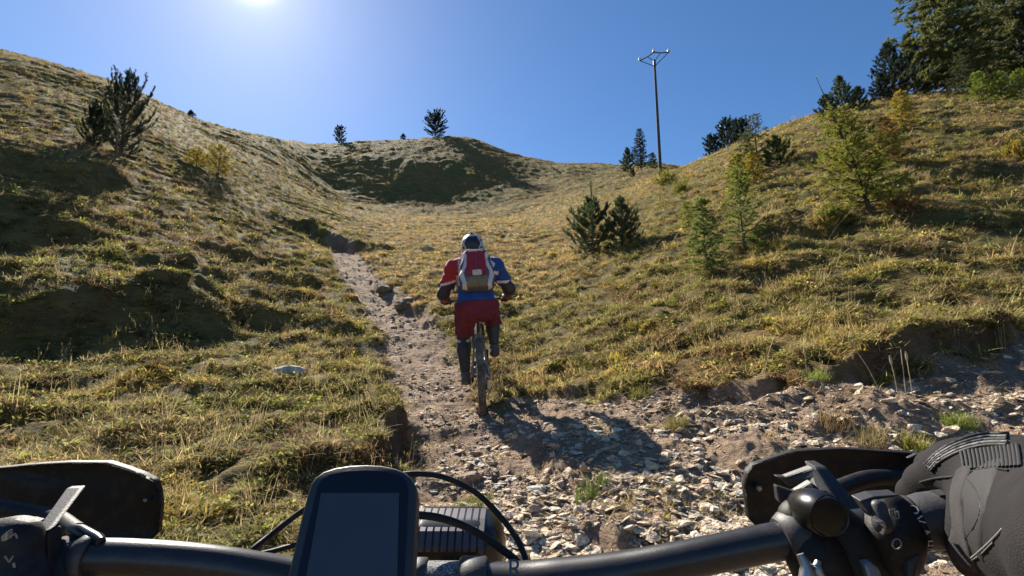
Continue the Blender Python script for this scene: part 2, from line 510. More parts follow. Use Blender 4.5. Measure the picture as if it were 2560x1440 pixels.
fm = np.maximum(MTR, 0).ravel()[QUADS].mean(1)
fs = MSC.ravel()[QUADS].mean(1)
frng = np.hypot(fc[:, 0], fc[:, 1]); fth = np.degrees(np.arctan2(fc[:, 0], fc[:, 1]))
def _grid_lookup(G, x, y):
    x = np.asarray(x, float); y = np.asarray(y, float)
    r = np.clip(np.hypot(x, y), RR[0], RR[-1] * 0.999); th = np.arctan2(x, y)
    i = np.clip(np.searchsorted(RR, r) - 1, 0, nr - 2); fi = (r - RR[i]) / (RR[i + 1] - RR[i])
    j = np.clip(np.searchsorted(TH, th) - 1, 0, nth - 2); fj = np.clip((th - TH[j]) / (TH[j + 1] - TH[j]), 0, 1)
    return (G[i, j] * (1 - fj) + G[i, j + 1] * fj) * (1 - fi) + (G[i + 1, j] * (1 - fj) + G[i + 1, j + 1] * fj) * fi
def zf(x, y): return _grid_lookup(GZ, x, y)                       # the sheet as built
def mf(x, y): return _grid_lookup(MTR, x, y), _grid_lookup(MSC, x, y)
def gz(x, y): return float(zf(np.array([x]), np.array([y]))[0])
def terrain_piece(name, sel, mat):
    q = QUADS[sel]
    used, inv = np.unique(q.ravel(), return_inverse=True)
    o = mesh_np(name, V_ALL[used], inv.reshape(-1, 4), [mat])
    for an, arr in (('trail', MTR), ('scree', MSC)):
        a = o.data.attributes.new(an, 'FLOAT', 'POINT')
        a.data.foreach_set('value', arr.ravel()[used].astype(np.float32))
    tag(o, kind='structure')
    return o

def ground_material():
    m, nt, b = new_mat('turf_and_soil')
    L = nt.links
    geo = nt.nodes.new('ShaderNodeNewGeometry')
    def noise(scale, detail=5, rough=0.55, vec=None):
        n = N(nt, 'ShaderNodeTexNoise'); n.inputs['Scale'].default_value = scale
        n.inputs['Detail'].default_value = detail; n.inputs['Roughness'].default_value = rough
        L.new(vec if vec is not None else geo.outputs['Position'], n.inputs['Vector'])
        return n.outputs['Fac']
    mp = nt.nodes.new('ShaderNodeMapping'); mp.inputs['Scale'].default_value = (1, 1, 3.0)
    L.new(geo.outputs['Position'], mp.inputs['Vector'])
    big = noise(0.22, 4); mid = noise(1.3, 6, 0.6, mp.outputs[0]); fine = noise(9.0, 6, 0.65, mp.outputs[0]); grit = noise(60, 4, 0.7)
    c1 = ramp(nt, [(0.28, (0.055, 0.044, 0.022)), (0.45, (0.120, 0.095, 0.036)), (0.58, (0.20, 0.145, 0.055)), (0.75, (0.29, 0.20, 0.085))])
    L.new(mid, c1.inputs['Fac'])
    c2 = ramp(nt, [(0.30, (0.060, 0.042, 0.026)), (0.48, (0.125, 0.110, 0.040)), (0.62, (0.19, 0.155, 0.062)), (0.80, (0.33, 0.25, 0.12))])
    L.new(fine, c2.inputs['Fac'])
    g = mixc(nt, 0.5, c1.outputs['Color'], c2.outputs['Color'])
    cb = ramp(nt, [(0.35, (0.80, 0.95, 0.75)), (0.65, (1.25, 1.0, 0.85))]); L.new(big, cb.inputs['Fac'])
    g = mixc(nt, 0.8, g, cb.outputs['Color'], 'MULTIPLY')
    d1 = ramp(nt, [(0.25, (0.155, 0.115, 0.085)), (0.5, (0.30, 0.232, 0.175)), (0.75, (0.44, 0.35, 0.265))]); L.new(noise(3.2, 7, 0.65), d1.inputs['Fac'])
    d2 = ramp(nt, [(0.3, (0.75, 0.66, 0.6)), (0.7, (1.2, 1.1, 1.0))]); L.new(grit, d2.inputs['Fac'])
    dirt = mixc(nt, 0.9, d1.outputs['Color'], d2.outputs['Color'], 'MULTIPLY')
    at_ = nt.nodes.new('ShaderNodeAttribute'); at_.attribute_name = 'trail'
    as_ = nt.nodes.new('ShaderNodeAttribute'); as_.attribute_name = 'scree'
    mx = N(nt, 'ShaderNodeMath', operation='MAXIMUM'); L.new(at_.outputs['Fac'], mx.inputs[0]); L.new(as_.outputs['Fac'], mx.inputs[1])
    # bare soil where the turf is cut through by a steep face
    sx = nt.nodes.new('ShaderNodeSeparateXYZ'); L.new(geo.outputs['Normal'], sx.inputs[0])
    stp = ramp(nt, [(0.22, 1.0), (0.48, 0.0)]); L.new(sx.outputs['Z'], stp.inputs['Fac'])
    soil = ramp(nt, [(0.3, (0.060, 0.036, 0.023)), (0.7, (0.135, 0.083, 0.053))]); L.new(noise(5, 5), soil.inputs['Fac'])
    g = mixc(nt, stp.outputs['Color'], g, soil.outputs['Color'])
    col = mixc(nt, mx.outputs[0], g, dirt)
    L.new(col, b.inputs['Base Color'])
    b.inputs['Roughness'].default_value = 0.95
    b.inputs['Specular IOR Level'].default_value = 0.15
    ad = N(nt, 'ShaderNodeMath', operation='ADD'); L.new(fine, ad.inputs[0])
    mu = N(nt, 'ShaderNodeMath', operation='MULTIPLY'); L.new(grit, mu.inputs[0]); mu.inputs[1].default_value = 0.25
    L.new(mu.outputs[0], ad.inputs[1])
    bp = nt.nodes.new('ShaderNodeBump'); bp.inputs['Strength'].default_value = 1.0; bp.inputs['Distance'].default_value = 0.09
    L.new(ad.outputs[0], bp.inputs['Height']); L.new(bp.outputs['Normal'], b.inputs['Normal'])
    return m
M_GROUND = ground_material()
is_path = (fm > 0.5) & (frng < 22) & (frng > 0.3)
is_scree = (fs > 0.5) & ~is_path & (frng < 7)
is_knoll = ~is_path & (frng > 38) & (fth > -25 ) & (fth < 17)
is_left = ~is_path & ~is_knoll & (frng > 7.0) & (fth < -6) & (fth > -80)
is_right = ~is_path & ~is_scree & (frng > 5.5) & (fth > 9 + 8 * sstep(12, 30, frng)) & (fth < 80) & ~is_knoll
rest = ~(is_path | is_scree | is_knoll | is_left | is_right)
path_o = terrain_piece('path', is_path, M_GROUND)
scree_o = terrain_piece('stony_bank', is_scree, M_GROUND)
terrain_piece('hill_far', is_knoll, M_GROUND)
terrain_piece('hillside_left', is_left, M_GROUND)
terrain_piece('hillside_right', is_right, M_GROUND)
terrain_piece('ground', rest, M_GROUND)

clock('terrain')
# ================================================================ what covers the ground
def proto_collection(name, objs):
    c = bpy.data.collections.new(name)
    for o in objs: c.objects.link(o)
    return c

def scatter(name, P, rot, scl, idx, tint, coll, label, cat):
    """one object holding every piece of an uncountable cover, instanced on its points"""
    me = bpy.data.meshes.new(name)
    n = len(P)
    me.vertices.add(n); me.vertices.foreach_set('co', np.asarray(P, np.float32).ravel())
    for an, ty, arr, key in (('rot', 'FLOAT_VECTOR', rot, 'vector'), ('scl', 'FLOAT', scl, 'value'), ('idx', 'INT', idx, 'value'), ('tint', 'FLOAT_VECTOR', tint, 'vector')):
        a = me.attributes.new(an, ty, 'POINT')
        a.data.foreach_set(key, np.asarray(arr, np.int32 if ty == 'INT' else np.float32).ravel())
    o = bpy.data.objects.new(name, me)
    COL.objects.link(o)
    ng = bpy.data.node_groups.new(name + '_scatter', 'GeometryNodeTree')
    ng.interface.new_socket('Geometry', in_out='INPUT', socket_type='NodeSocketGeometry')
    ng.interface.new_socket('Geometry', in_out='OUTPUT', socket_type='NodeSocketGeometry')
    gi = ng.nodes.new('NodeGroupInput'); go = ng.nodes.new('NodeGroupOutput')
    m2p = ng.nodes.new('GeometryNodeMeshToPoints')
    iop = ng.nodes.new('GeometryNodeInstanceOnPoints')
    ci = ng.nodes.new('GeometryNodeCollectionInfo')
    ci.inputs['Collection'].default_value = coll
    ci.inputs['Separate Children'].default_value = True
    ci.inputs['Reset Children'].default_value = True
    iop.inputs['Pick Instance'].default_value = True
    def attr(nm, ty):
        a = ng.nodes.new('GeometryNodeInputNamedAttribute'); a.data_type = ty; a.inputs['Name'].default_value = nm
        return a.outputs[0]
    e2r = ng.nodes.new('FunctionNodeEulerToRotation')
    L = ng.links
    L.new(gi.outputs[0], m2p.inputs['Mesh'])
    L.new(m2p.outputs[0], iop.inputs['Points'])
    L.new(ci.outputs[0], iop.inputs['Instance'])
    L.new(attr('idx', 'INT'), iop.inputs['Instance Index'])
    L.new(attr('rot', 'FLOAT_VECTOR'), e2r.inputs[0]); L.new(e2r.outputs[0], iop.inputs['Rotation'])
    L.new(attr('scl', 'FLOAT'), iop.inputs['Scale'])
    L.new(iop.outputs[0], go.inputs[0])
    md = o.modifiers.new('scatter', 'NODES'); md.node_group = ng
    tag(o, label, cat, kind='stuff')
    return o

M_GRASS = leaf_material('grass_blade')

def blade(V, Fc, base, az, length, lean, curl, width, seg=3):
    """a bent tapering blade"""
    p = np.array(base, float); el = math.pi / 2 - lean
    side = np.array([-math.sin(az), math.cos(az), 0])
    i0 = len(V)
    for s in range(seg + 1):
        f = s / seg
        w = width * (1 - f) ** 0.7 * 0.5
        if s < seg:
            V.append(p - side * w); V.append(p + side * w)
        else:
            V.append(p.copy())
        d = np.array([math.cos(az) * math.cos(el), math.sin(az) * math.cos(el), math.sin(el)])
        p = p + d * length / seg
        el -= curl / seg
    for s in range(seg - 1):
        a = i0 + 2 * s
        Fc.append([a, a + 1, a + 3, a + 2])
    a = i0 + 2 * (seg - 1)
    Fc.append([a, a + 1, a + 2])

def tuft(kind, rs):
    V, Fc = [], []
    U = rs.uniform
    if kind == 'mat':
        for _ in range(25):
            a = U(0, 6.283); r = 0.055 * math.sqrt(U(0, 1))
            blade(V, Fc, (r * math.cos(a), r * math.sin(a), -0.012), U(0, 6.283), U(0.030, 0.062), U(0.55, 1.3), U(0.3, 1.3), U(0.005, 0.010))
    elif kind == 'tuft':
        for _ in range(25):
            a = U(0, 6.283); r = 0.03 * math.sqrt(U(0, 1))
            blade(V, Fc, (r * math.cos(a), r * math.sin(a), -0.012), a + U(-0.6, 0.6), U(0.045, 0.105), U(0.2, 1.0), U(0.4, 1.7), U(0.004, 0.008))
    elif kind == 'thatch':
        for _ in range(20):
            a = U(0, 6.283); r = 0.09 * math.sqrt(U(0, 1))
            blade(V, Fc, (r * math.cos(a), r * math.sin(a), U(0.0, 0.03)), U(0, 6.283), U(0.05, 0.14), U(1.0, 1.45), U(-0.3, 0.5), U(0.004, 0.007))
    elif kind == 'stalk':
        for _ in range(5):
            a = U(0, 6.283); r = 0.04 * U(0, 1)
            L_ = U(0.16, 0.32); az = U(0, 6.283); ln = U(0.05, 0.35)
            blade(V, Fc, (r * math.cos(a), r * math.sin(a), -0.01), az, L_, ln, 0.25, 0.0035, 4)
            tip = np.array(V[-1])
            for _k in range(5):
                blade(V, Fc, tip - np.array([0, 0, U(0.0, 0.03)]), U(0, 6.283), U(0.012, 0.03), U(0.1, 0.6), 0.2, 0.004, 2)
        for _ in range(10):
            a = U(0, 6.283)
            blade(V, Fc, (0, 0, -0.01), a, U(0.06, 0.12), U(0.2, 0.9), U(0.3, 1.2), 0.004)
    elif kind == 'herb':
        for _ in range(16):
            a = U(0, 6.283); r = U(0.0, 0.05); L_ = U(0.02, 0.045)
            c = np.array([r * math.cos(a), r * math.sin(a), U(0.0, 0.05)])
            el = U(-0.2, 0.9); az = U(0, 6.283)
            d = np.array([math.cos(az) * math.cos(el), math.sin(az) * math.cos(el), math.sin(el)])
            s = np.array([-math.sin(az), math.cos(az), U(-0.3, 0.3)])
            i = len(V)
            V += [c, c + d * L_ * 0.45 + s * L_ * 0.3, c + d * L_, c + d * L_ * 0.45 - s * L_ * 0.3]
            Fc.append([i, i + 1, i + 2, i + 3])
    return np.array(V), Fc

TUFT_KINDS = ['mat', 'mat', 'mat', 'tuft', 'tuft', 'thatch', 'stalk', 'herb']
_rs = random.Random(5)
tufts = []
for i, k in enumerate(TUFT_KINDS):
    v, f = tuft(k, _rs)
    tufts.append(mesh_np('p%02d_%s' % (i, k), v, f, [M_GRASS], smooth=False, link=False))
TUFT_COL = proto_collection('grass_pieces', tufts)

def lerp3(a, b, t): return a * (1 - t[:, None]) + b * t[:, None]
def grass_tint(x, y, n):
    big = fbm(x * 0.28, y * 0.28, 301, 3); mid = fbm(x * 1.4, y * 1.4, 302, 3)
    rnd = RNG.random(n)
    px = CX + F_PX * x / np.maximum(y, 0.5)
    C = lambda *c: np.array(c, float)[None]
    olive, ygreen, straw = C(0.205, 0.178, 0.058), C(0.370, 0.305, 0.082), C(0.54, 0.375, 0.170)
    brown, rust, dull = C(0.115, 0.070, 0.035), C(0.27, 0.125, 0.055), C(0.105, 0.110, 0.042)
    col = lerp3(np.repeat(olive, n, 0), np.repeat(ygreen, n, 0), sstep(-0.3, 0.5, mid + 0.5 * (rnd - 0.5)))
    # how dry: the flat meadow beyond the rider and the crests are straw, the shaded banks on the left are dull green with their shade put into the tint
    dry = 0.22 + 0.55 * big + 0.30 * mid + 0.45 * (rnd - 0.5)
    meadow = sstep(820, 960, px) * sstep(1500, 1380, px) * sstep(8, 13, y)
    dry = dry + 0.7 * meadow + 0.22 * sstep(16, 30, y) - 0.10 * sstep(1500, 1700, px) * sstep(12, 6, y)
    dry = dry + 0.34 * sstep(1000, 600, px) * sstep(6, 3.0, y)
    dark = sstep(700, 450, px) * sstep(4.8, 6.0, y) * sstep(12, 9, y)  # zone of the shaded left banks, darkened in the grass colour
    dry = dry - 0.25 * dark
    col = lerp3(col, np.repeat(straw, n, 0), np.clip(sstep(0.15, 0.75, dry), 0, 1))
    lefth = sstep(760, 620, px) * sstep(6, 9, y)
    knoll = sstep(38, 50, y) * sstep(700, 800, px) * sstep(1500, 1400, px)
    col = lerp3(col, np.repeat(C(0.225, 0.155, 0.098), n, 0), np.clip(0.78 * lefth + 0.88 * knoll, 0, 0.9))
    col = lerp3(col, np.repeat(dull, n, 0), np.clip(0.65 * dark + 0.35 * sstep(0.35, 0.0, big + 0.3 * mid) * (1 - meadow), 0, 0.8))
    r2 = RNG.random(n)
    col = lerp3(col, np.repeat(brown, n, 0), 0.85 * (r2 < 0.13 + 0.40 * sstep(0.05, 0.5, fbm(x * 1.1, y * 1.1, 310, 3))))
    col = lerp3(col, np.repeat(rust, n, 0), 0.7 * ((r2 > 0.90) & (fbm(x * 0.6, y * 0.6, 311, 2) > -0.05)))
    # patches of their own: fresh green, golden, bare reddish stems
    g1 = sstep(0.32, 0.5, fbm(x * 0.75, y * 0.75, 330, 3)); g2 = sstep(0.34, 0.5, fbm(x * 0.9 + 9, y * 0.9, 331, 3)); g3 = sstep(0.36, 0.52, fbm(x * 0.8, y * 0.8 + 7, 332, 3))
    col = lerp3(col, np.repeat(C(0.215, 0.225, 0.045), n, 0), 0.65 * g1 * (1 - meadow))
    col = lerp3(col, np.repeat(C(0.42, 0.30, 0.06), n, 0), 0.7 * g2)
    col = lerp3(col, np.repeat(C(0.20, 0.105, 0.055), n, 0), 0.75 * g3)
    return col * (0.45 + 1.15 * RNG.random(n) ** 1.2)[:, None]

def sample_polar(n, r0, r1, a0=-51, a1=51, power=0.0):
    th = np.radians(RNG.uniform(a0, a1, n))
    u = RNG.random(n)
    r = np.exp(np.log(r0) + (np.log(r1) - np.log(r0)) * u ** (1 / (1 + power)))
    return r * np.sin(th), r * np.cos(th), r

gx, gy, gr = sample_polar(310000, 1.5, 90)
tr_, sc_ = mf(gx, gy)
bare = np.maximum(tr_, sc_)
clump = fbm(gx * 2.2, gy * 2.2, 320, 3)
keep = RNG.random(len(gx)) > np.clip(bare * 1.02, 0, 0.965)
keep &= RNG.random(len(gx)) < 0.64 + 1.25 * clump
# no turf on the cut faces
gzv = zf(gx, gy)
hx = (zf(gx + 0.06, gy) - gzv) / 0.06; hy = (zf(gx, gy + 0.06) - gzv) / 0.06
slope = np.hypot(hx, hy)
keep &= (slope < 2.4) | (RNG.random(len(gx)) < 0.12)
gx, gy, gr, gzv, bare, clump, slope = [a[keep] for a in (gx, gy, gr, gzv, bare, clump, slope)]
n = len(gx)
pick = RNG.random(n)
idx = np.select([pick < 0.62, pick < 0.69, pick < 0.82, pick < 0.836], [RNG.integers(0, 3, n), RNG.integers(3, 5, n), np.full(n, 5), np.full(n, 6)], 7)
idx = np.where((bare > 0.6) & (pick > 0.25), 5, idx)
idx = np.where((clump > 0.3) & (pick < 0.3), RNG.integers(3, 5, n), idx)
scl = (0.55 + 0.65 * RNG.random(n) + 0.25 * clump) * (0.70 + 0.30 * sstep(2.0, 5, gr) + 0.35 * sstep(6, 16, gr) + 0.45 * sstep(16, 45, gr))
scl = np.where(bare > 0.6, scl * 0.6, scl)
rot = np.stack([RNG.normal(0, 0.22, n), RNG.normal(0, 0.22, n), RNG.uniform(0, 6.283, n)], -1)
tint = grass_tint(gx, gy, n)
herbs = (idx == 7) & (RNG.random(n) < 0.6)
tint = np.where(herbs[:, None], np.array([[0.235, 0.245, 0.055]]) * (0.5 + 0.9 * RNG.random(n))[:, None], tint)
straws = (idx == 5) | (idx == 6)
tint = np.where(straws[:, None], lerp3(tint, np.repeat(np.array([[0.52, 0.40, 0.21]]), n, 0), 0.35 + 0.5 * RNG.random(n)), tint)
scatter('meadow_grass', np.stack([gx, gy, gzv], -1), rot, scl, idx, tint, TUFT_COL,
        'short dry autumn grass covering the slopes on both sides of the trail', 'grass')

# ---- stones
def rock_mesh(name, rs, flat, mat, npts=11):
    bm = bmesh.new()
    for _ in range(npts):
        a = rs.uniform(0, 6.283); u = rs.uniform(-1, 1)
        q = rs.uniform(0.75, 1.0)
        bm.verts.new((q * math.cos(a) * math.sqrt(1 - u * u), q * 0.72 * math.sin(a) * math.sqrt(1 - u * u), q * flat * u))
    r = bmesh.ops.convex_hull(bm, input=bm.verts)
    bmesh.ops.delete(bm, geom=[g for g in r['geom_interior'] if isinstance(g, bmesh.types.BMVert)], context='VERTS')
    loose = [v for v in bm.verts if not v.link_faces]
    if loose: bmesh.ops.delete(bm, geom=loose, context='VERTS')
    bmesh.ops.recalc_face_normals(bm, faces=bm.faces)
    me = bpy.data.meshes.new(name); bm.to_mesh(me); bm.free()
    me.materials.append(mat)
    return me

def stone_material():
    m, nt, b = new_mat('schist')
    L = nt.links
    oi = nt.nodes.new('ShaderNodeObjectInfo')
    rp = ramp(nt, [(0.0, (0.30, 0.21, 0.145)), (0.2, (0.50, 0.39, 0.27)), (0.4, (0.60, 0.485, 0.345)), (0.55, (0.40, 0.275, 0.195)),
                   (0.7, (0.40, 0.37, 0.29)), (0.85, (0.68, 0.575, 0.43)), (1.0, (0.50, 0.36, 0.25))])
    L.new(oi.outputs['Random'], rp.inputs['Fac'])
    tc = nt.nodes.new('ShaderNodeTexCoord')
    nz = N(nt, 'ShaderNodeTexNoise'); nz.inputs['Scale'].default_value = 2.5; nz.inputs['Detail'].default_value = 6
    L.new(tc.outputs['Object'], nz.inputs['Vector'])
    r2 = ramp(nt, [(0.3, 0.72), (0.7, 1.22)]); L.new(nz.outputs['Fac'], r2.inputs['Fac'])
    L.new(mixc(nt, 1.0, rp.outputs['Color'], r2.outputs['Color'], 'MULTIPLY'), b.inputs['Base Color'])
    b.inputs['Roughness'].default_value = 0.8
    b.inputs['Specular IOR Level'].default_value = 0.35
    bp = nt.nodes.new('ShaderNodeBump'); bp.inputs['Strength'].default_value = 0.5; bp.inputs['Distance'].default_value = 0.12
    L.new(nz.outputs['Fac'], bp.inputs['Height']); L.new(bp.outputs['Normal'], b.inputs['Normal'])
    return m
M_STONE = stone_material()
_rs = random.Random(21)
ROCKS = [rock_mesh('stone_shape', _rs, f, M_STONE) for f in (0.16, 0.22, 0.28, 0.20, 0.34, 0.25, 0.14, 0.38)]
pebbles = []
for i, me in enumerate(ROCKS):
    o = bpy.data.objects.new('p%02d_pebble' % i, me); pebbles.append(o)
PEB_COL = proto_collection('pebble_pieces', pebbles)
sx, sy, sr = sample_polar(340000, 1.5, 22, power=-0.32)
tr_, sc_ = mf(sx, sy)
keep = RNG.random(len(sx)) < np.maximum(tr_ * 1.25, sc_) * (0.62 + 0.9 * fbm(sx * 1.8, sy * 1.8, 401, 3))
sx, sy, sr, tr_, sc_ = [a[keep] for a in (sx, sy, sr, tr_, sc_)]
_sl = np.hypot(zf(sx + 0.06, sy) - zf(sx - 0.06, sy), zf(sx, sy + 0.06) - zf(sx, sy - 0.06)) / 0.12
sx, sy, sr, tr_, sc_ = [a[_sl < 0.95] for a in (sx, sy, sr, tr_, sc_)]
n = len(sx)
size = 0.0042 * (1 - RNG.random(n)) ** -0.58
size = np.clip(size, 0.0042, 0.045) * (1 + 0.35 * sc_) * (1 + 1.1 * sstep(4, 14, sr))
hx = (zf(sx + 0.05, sy) - zf(sx - 0.05, sy)) / 0.1; hy = (zf(sx, sy + 0.05) - zf(sx, sy - 0.05)) / 0.1
rot = np.stack([np.arctan(hy) * 0.8 + RNG.normal(0, 0.16, n), -np.arctan(hx) * 0.8 + RNG.normal(0, 0.2, n), RNG.uniform(0, 6.283, n)], -1)
scatter('gravel', np.stack([sx, sy, zf(sx, sy) + size * 0.08], -1), rot, size, RNG.integers(0, len(ROCKS), n), np.zeros((n, 3)), PEB_COL,
        'small loose schist chips covering the trail and the right bank', 'gravel')
# the larger shards one by one
sx, sy, sr = sample_polar(2600, 1.75, 7.5, -22, 47)
tr_, sc_ = mf(sx, sy)
ok = (np.maximum(tr_ * 0.55, sc_) > 0.5) | ((tr_ > 0.7) & (RNG.random(len(sx)) < 0.16))
_sl = np.hypot(zf(sx + 0.06, sy) - zf(sx - 0.06, sy), zf(sx, sy + 0.06) - zf(sx, sy - 0.06)) / 0.12
ok &= _sl < 0.8
sx, sy, sr, sc_ = sx[ok][:290], sy[ok][:290], sr[ok][:290], sc_[ok][:290]
for x_, y_, r_, s_ in zip(sx, sy, sr, sc_):
    o = bpy.data.objects.new('stone', ROCKS[_rs.randrange(len(ROCKS))])
    COL.objects.link(o)
    s = _rs.uniform(0.015, 0.034) * (1.6 if _rs.random() < 0.14 else 1.0) * (0.85 + 0.12 * min(r_, 6))
    if s_ < 0.5: s *= 0.7
    gx_ = (gz(x_ + 0.08, y_) - gz(x_ - 0.08, y_)) / 0.16; gy_ = (gz(x_, y_ + 0.08) - gz(x_, y_ - 0.08)) / 0.16
    o.scale = (s, s * _rs.uniform(0.7, 1.2), s * _rs.uniform(0.7, 1.25))
    o.rotation_euler = (math.atan(gy_) * 0.8 + _rs.gauss(0, 0.2), -math.atan(gx_) * 0.8 + _rs.gauss(0, 0.2), _rs.uniform(0, 6.28))
    o.location = (x_, y_, gz(x_, y_) + s * _rs.uniform(-0.10, 0.12))
    o.parent = scree_o if s_ >= 0.5 else path_o

clock('cover')
# ================================================================ trees
def needles(P, D, length, width, spread, rs):
    """thin needle faces at points P growing roughly along D; returns verts, tri faces"""
    n = len(P)
    P = np.asarray(P, float); D = np.asarray(D, float)
    r = rs.normal(0, 1, (n, 3)); r -= (r * D).sum(1, keepdims=True) * D
    r /= np.linalg.norm(r, axis=1, keepdims=True) + 1e-9
    sp = spread * rs.uniform(0.5, 1.3, n)[:, None]
    d = D * np.cos(sp) + r * np.sin(sp)
    w = np.cross(d, rs.normal(0, 1, (n, 3))); w /= np.linalg.norm(w, axis=1, keepdims=True) + 1e-9
    L = (length * rs.uniform(0.65, 1.2, n))[:, None]
    W = width
    v = np.stack([P - w * W * 0.6, P + w * W * 0.6, P + d * L], 1).reshape(-1, 3)
    f = np.arange(n * 3).reshape(n, 3)
    return v, f

BARKS = {}
def bark(col):
    if col not in BARKS: BARKS[col] = simple_mat('bark', col, 0.95, noise=0.5, scale=18, bump=0.6, bscale=60)
    return BARKS[col]
LEAFS = {}
def leafm(col, trans=0.35):
    if col not in LEAFS: LEAFS[col] = leaf_material('needles', col, 0.45, 0.4)
    return LEAFS[col]

def tree(name, label, cat, base, H, style, col, seed, group=None, lean=(0, 0), width=None, dens=1.0, col2=None, bcol=(0.10, 0.075, 0.055), coarse=1.0, hmax=0.97, shape=None):
    """base: point on the ground. Trunk with limbs is one part, the needles another."""
    rs = np.random.default_rng(seed)
    root = empty(name, base)
    tag(root, label, cat, group)
    TV, TF = [], []
    NP, ND, NL = [], [], []
    lean = np.array([lean[0], lean[1], 0.0])
    def trunk_pt(h):
        return np.array([0, 0, -0.08 + (H + 0.08) * h]) + lean * h ** 1.2 + np.array([0.02 * H * math.sin(5 * h + seed), 0.02 * H * math.cos(4 * h + seed), 0]) * h * (1 - h)
    r0 = (0.014 if style == 'larch' else 0.022) * H + 0.004
    if style == 'shrub': r0 = 0.012
    if style == 'dense': r0 = 0.011 * H
    hs = np.linspace(0, 1, 9)
    nst = 1
    if style != 'shrub':
        tube(TV, TF, [trunk_pt(h) for h in hs], [max(r0 * (1 - h) ** 0.9, 0.004 * coarse ** 0.5) for h in hs], 7)
    W = width if width else H * 0.35
    if style == 'larch':
        nb = int((30 + 12 * H) * min(dens, 1.5)); h0 = 0.10
    elif style == 'pine':
        nb = int((30 + 10 * H) * min(dens, 1.6)); h0 = 0.04
    elif style == 'dense':
        nb = int((46 + 7 * H) * dens); h0 = 0.06
    else:
        nb = int(26 * dens); h0 = 0.0
    for b in range(nb):
        h = h0 + (hmax - h0) * (b + rs.uniform(0, 0.8)) / nb
        az = b * 2.39996 + rs.uniform(-0.5, 0.5)
        o = np.array([math.cos(az), math.sin(az), 0.0])
        if style == 'larch':
            prof = (1 - h / hmax * 0.97) ** 0.75 * (0.55 + 0.45 * min(1, h / 0.25))
            L = W * prof * rs.uniform(0.6, 1.15) + 0.03 * H * (1 - h)
            rise0, curve = rs.uniform(-0.12, 0.22) + 0.5 * h, 0.25
        elif style == 'pine':
            prof = min(1, (1.05 - h / hmax * 0.97) / 0.75) ** 0.9 * (0.75 + 0.25 * min(1, h / 0.2))
            rise0, curve = rs.uniform(-0.2, 0.2) + 0.85 * h, 0.75
            if shape == 'vase': prof = (0.62 + 0.38 * math.sin(3.1 * h)) * (1.0 if h < 0.75 else 0.75); rise0, curve = rs.uniform(0.1, 0.4) + 0.75 * h, 1.0
            if shape == 'round': prof = math.sqrt(max(0.03, 1 - (1.75 * h - 0.72) ** 2)); rise0, curve = rs.uniform(-0.1, 0.4) + 0.5 * h, 0.6
            L = W * prof * rs.uniform(0.65, 1.1)
        elif style == 'dense':
            prof = (1 - h) ** 0.6 * (0.6 + 0.4 * min(1, h / 0.2))
            L = W * prof * rs.uniform(0.55, 1.15)
            rise0, curve = rs.uniform(-0.25, 0.15), 0.35
        else:
            h = 0.0; L = H * rs.uniform(0.5, 1.05)
            rise0, curve = rs.uniform(0.35, 1.35), 0.35
            o = o * (W / H)
        p = trunk_pt(h) if style != 'shrub' else np.array([rs.normal(0, 0.12 * W), rs.normal(0, 0.12 * W), -0.03])
        pts = [p]; dirs = []
        ns = 5
        el = rise0
        for s in range(ns):
            d = o * math.cos(el) + np.array([0, 0, math.sin(el)]); d = d / np.linalg.norm(d)
            d = d + rs.normal(0, 0.06, 3); d /= np.linalg.norm(d)
            dirs.append(d); pts.append(pts[-1] + d * L / ns)
            el += curve / ns
        rb = max(min(r0 * 0.45 * (1 - h) + 0.003, 0.02 + 0.003 * H), 0.003)
        tube(TV, TF, pts, [rb * (1 - 0.8 * k / ns) for k in range(ns + 1)], 4, cap=False)
        # twigs and their needles
        ntw = max(3, int((L / (0.060 if style != 'dense' else 0.115)) * (0.8 + 0.4 * rs.random()) / coarse ** 0.8))
        for q in range(ntw):
            f = rs.uniform(0.12 if style != 'pine' else 0.22, 1.0)
            k = min(int(f * ns), ns - 1)
            pp = pts[k] + (pts[k + 1] - pts[k]) * (f * ns - k)
            dd = dirs[k]
            side = np.cross(dd, [0, 0, 1]); side /= np.linalg.norm(side) + 1e-9
            sg = rs.choice([-1, 1])
            if style == 'larch':
                td = dd * 0.55 + side * sg * rs.uniform(0.3, 0.9) + np.array([0, 0, rs.uniform(-0.55, 0.15)])
                tl = rs.uniform(0.06, 0.20) * (0.6 + 0.25 * H) * (1.2 - 0.6 * f)
            elif style == 'pine':
                td = dd * 0.7 + side * sg * rs.uniform(0.1, 0.8) + np.array([0, 0, rs.uniform(0.25, 1.0)])
                tl = rs.uniform(0.08, 0.18) * (0.7 + 0.14 * H)
            elif style == 'dense':
                td = dd * 0.6 + side * sg * rs.uniform(0.2, 0.9) + np.array([0, 0, rs.uniform(-0.6, 0.2)])
                tl = rs.uniform(0.15, 0.40) * (0.6 + 0.06 * H)
            else:
                td = dd * 0.6 + rs.normal(0, 0.5, 3); tl = rs.uniform(0.05, 0.16)
            td /= np.linalg.norm(td)
            tube(TV, TF, [pp, pp + td * tl], [0.0028 * coarse ** 0.7, 0.0012 * coarse ** 0.7], 3, cap=False)
            nn = int((44 if style == 'pine' else 40 if style != 'dense' else 40) * dens ** 0.5)
            ff = rs.uniform(0.05 if style != 'pine' else 0.15, 1.05, nn)
            NP.append(pp + td * tl * ff[:, None]); ND.append(np.repeat(td[None], nn, 0))
    if style == 'pine':      # brushes round the leader
        for _ in range(int(160 * dens)):
            hh = rs.uniform(0.8, 1.0); NP.append(trunk_pt(hh)[None]); ND.append(np.array([[0, 0, 1.0]]))
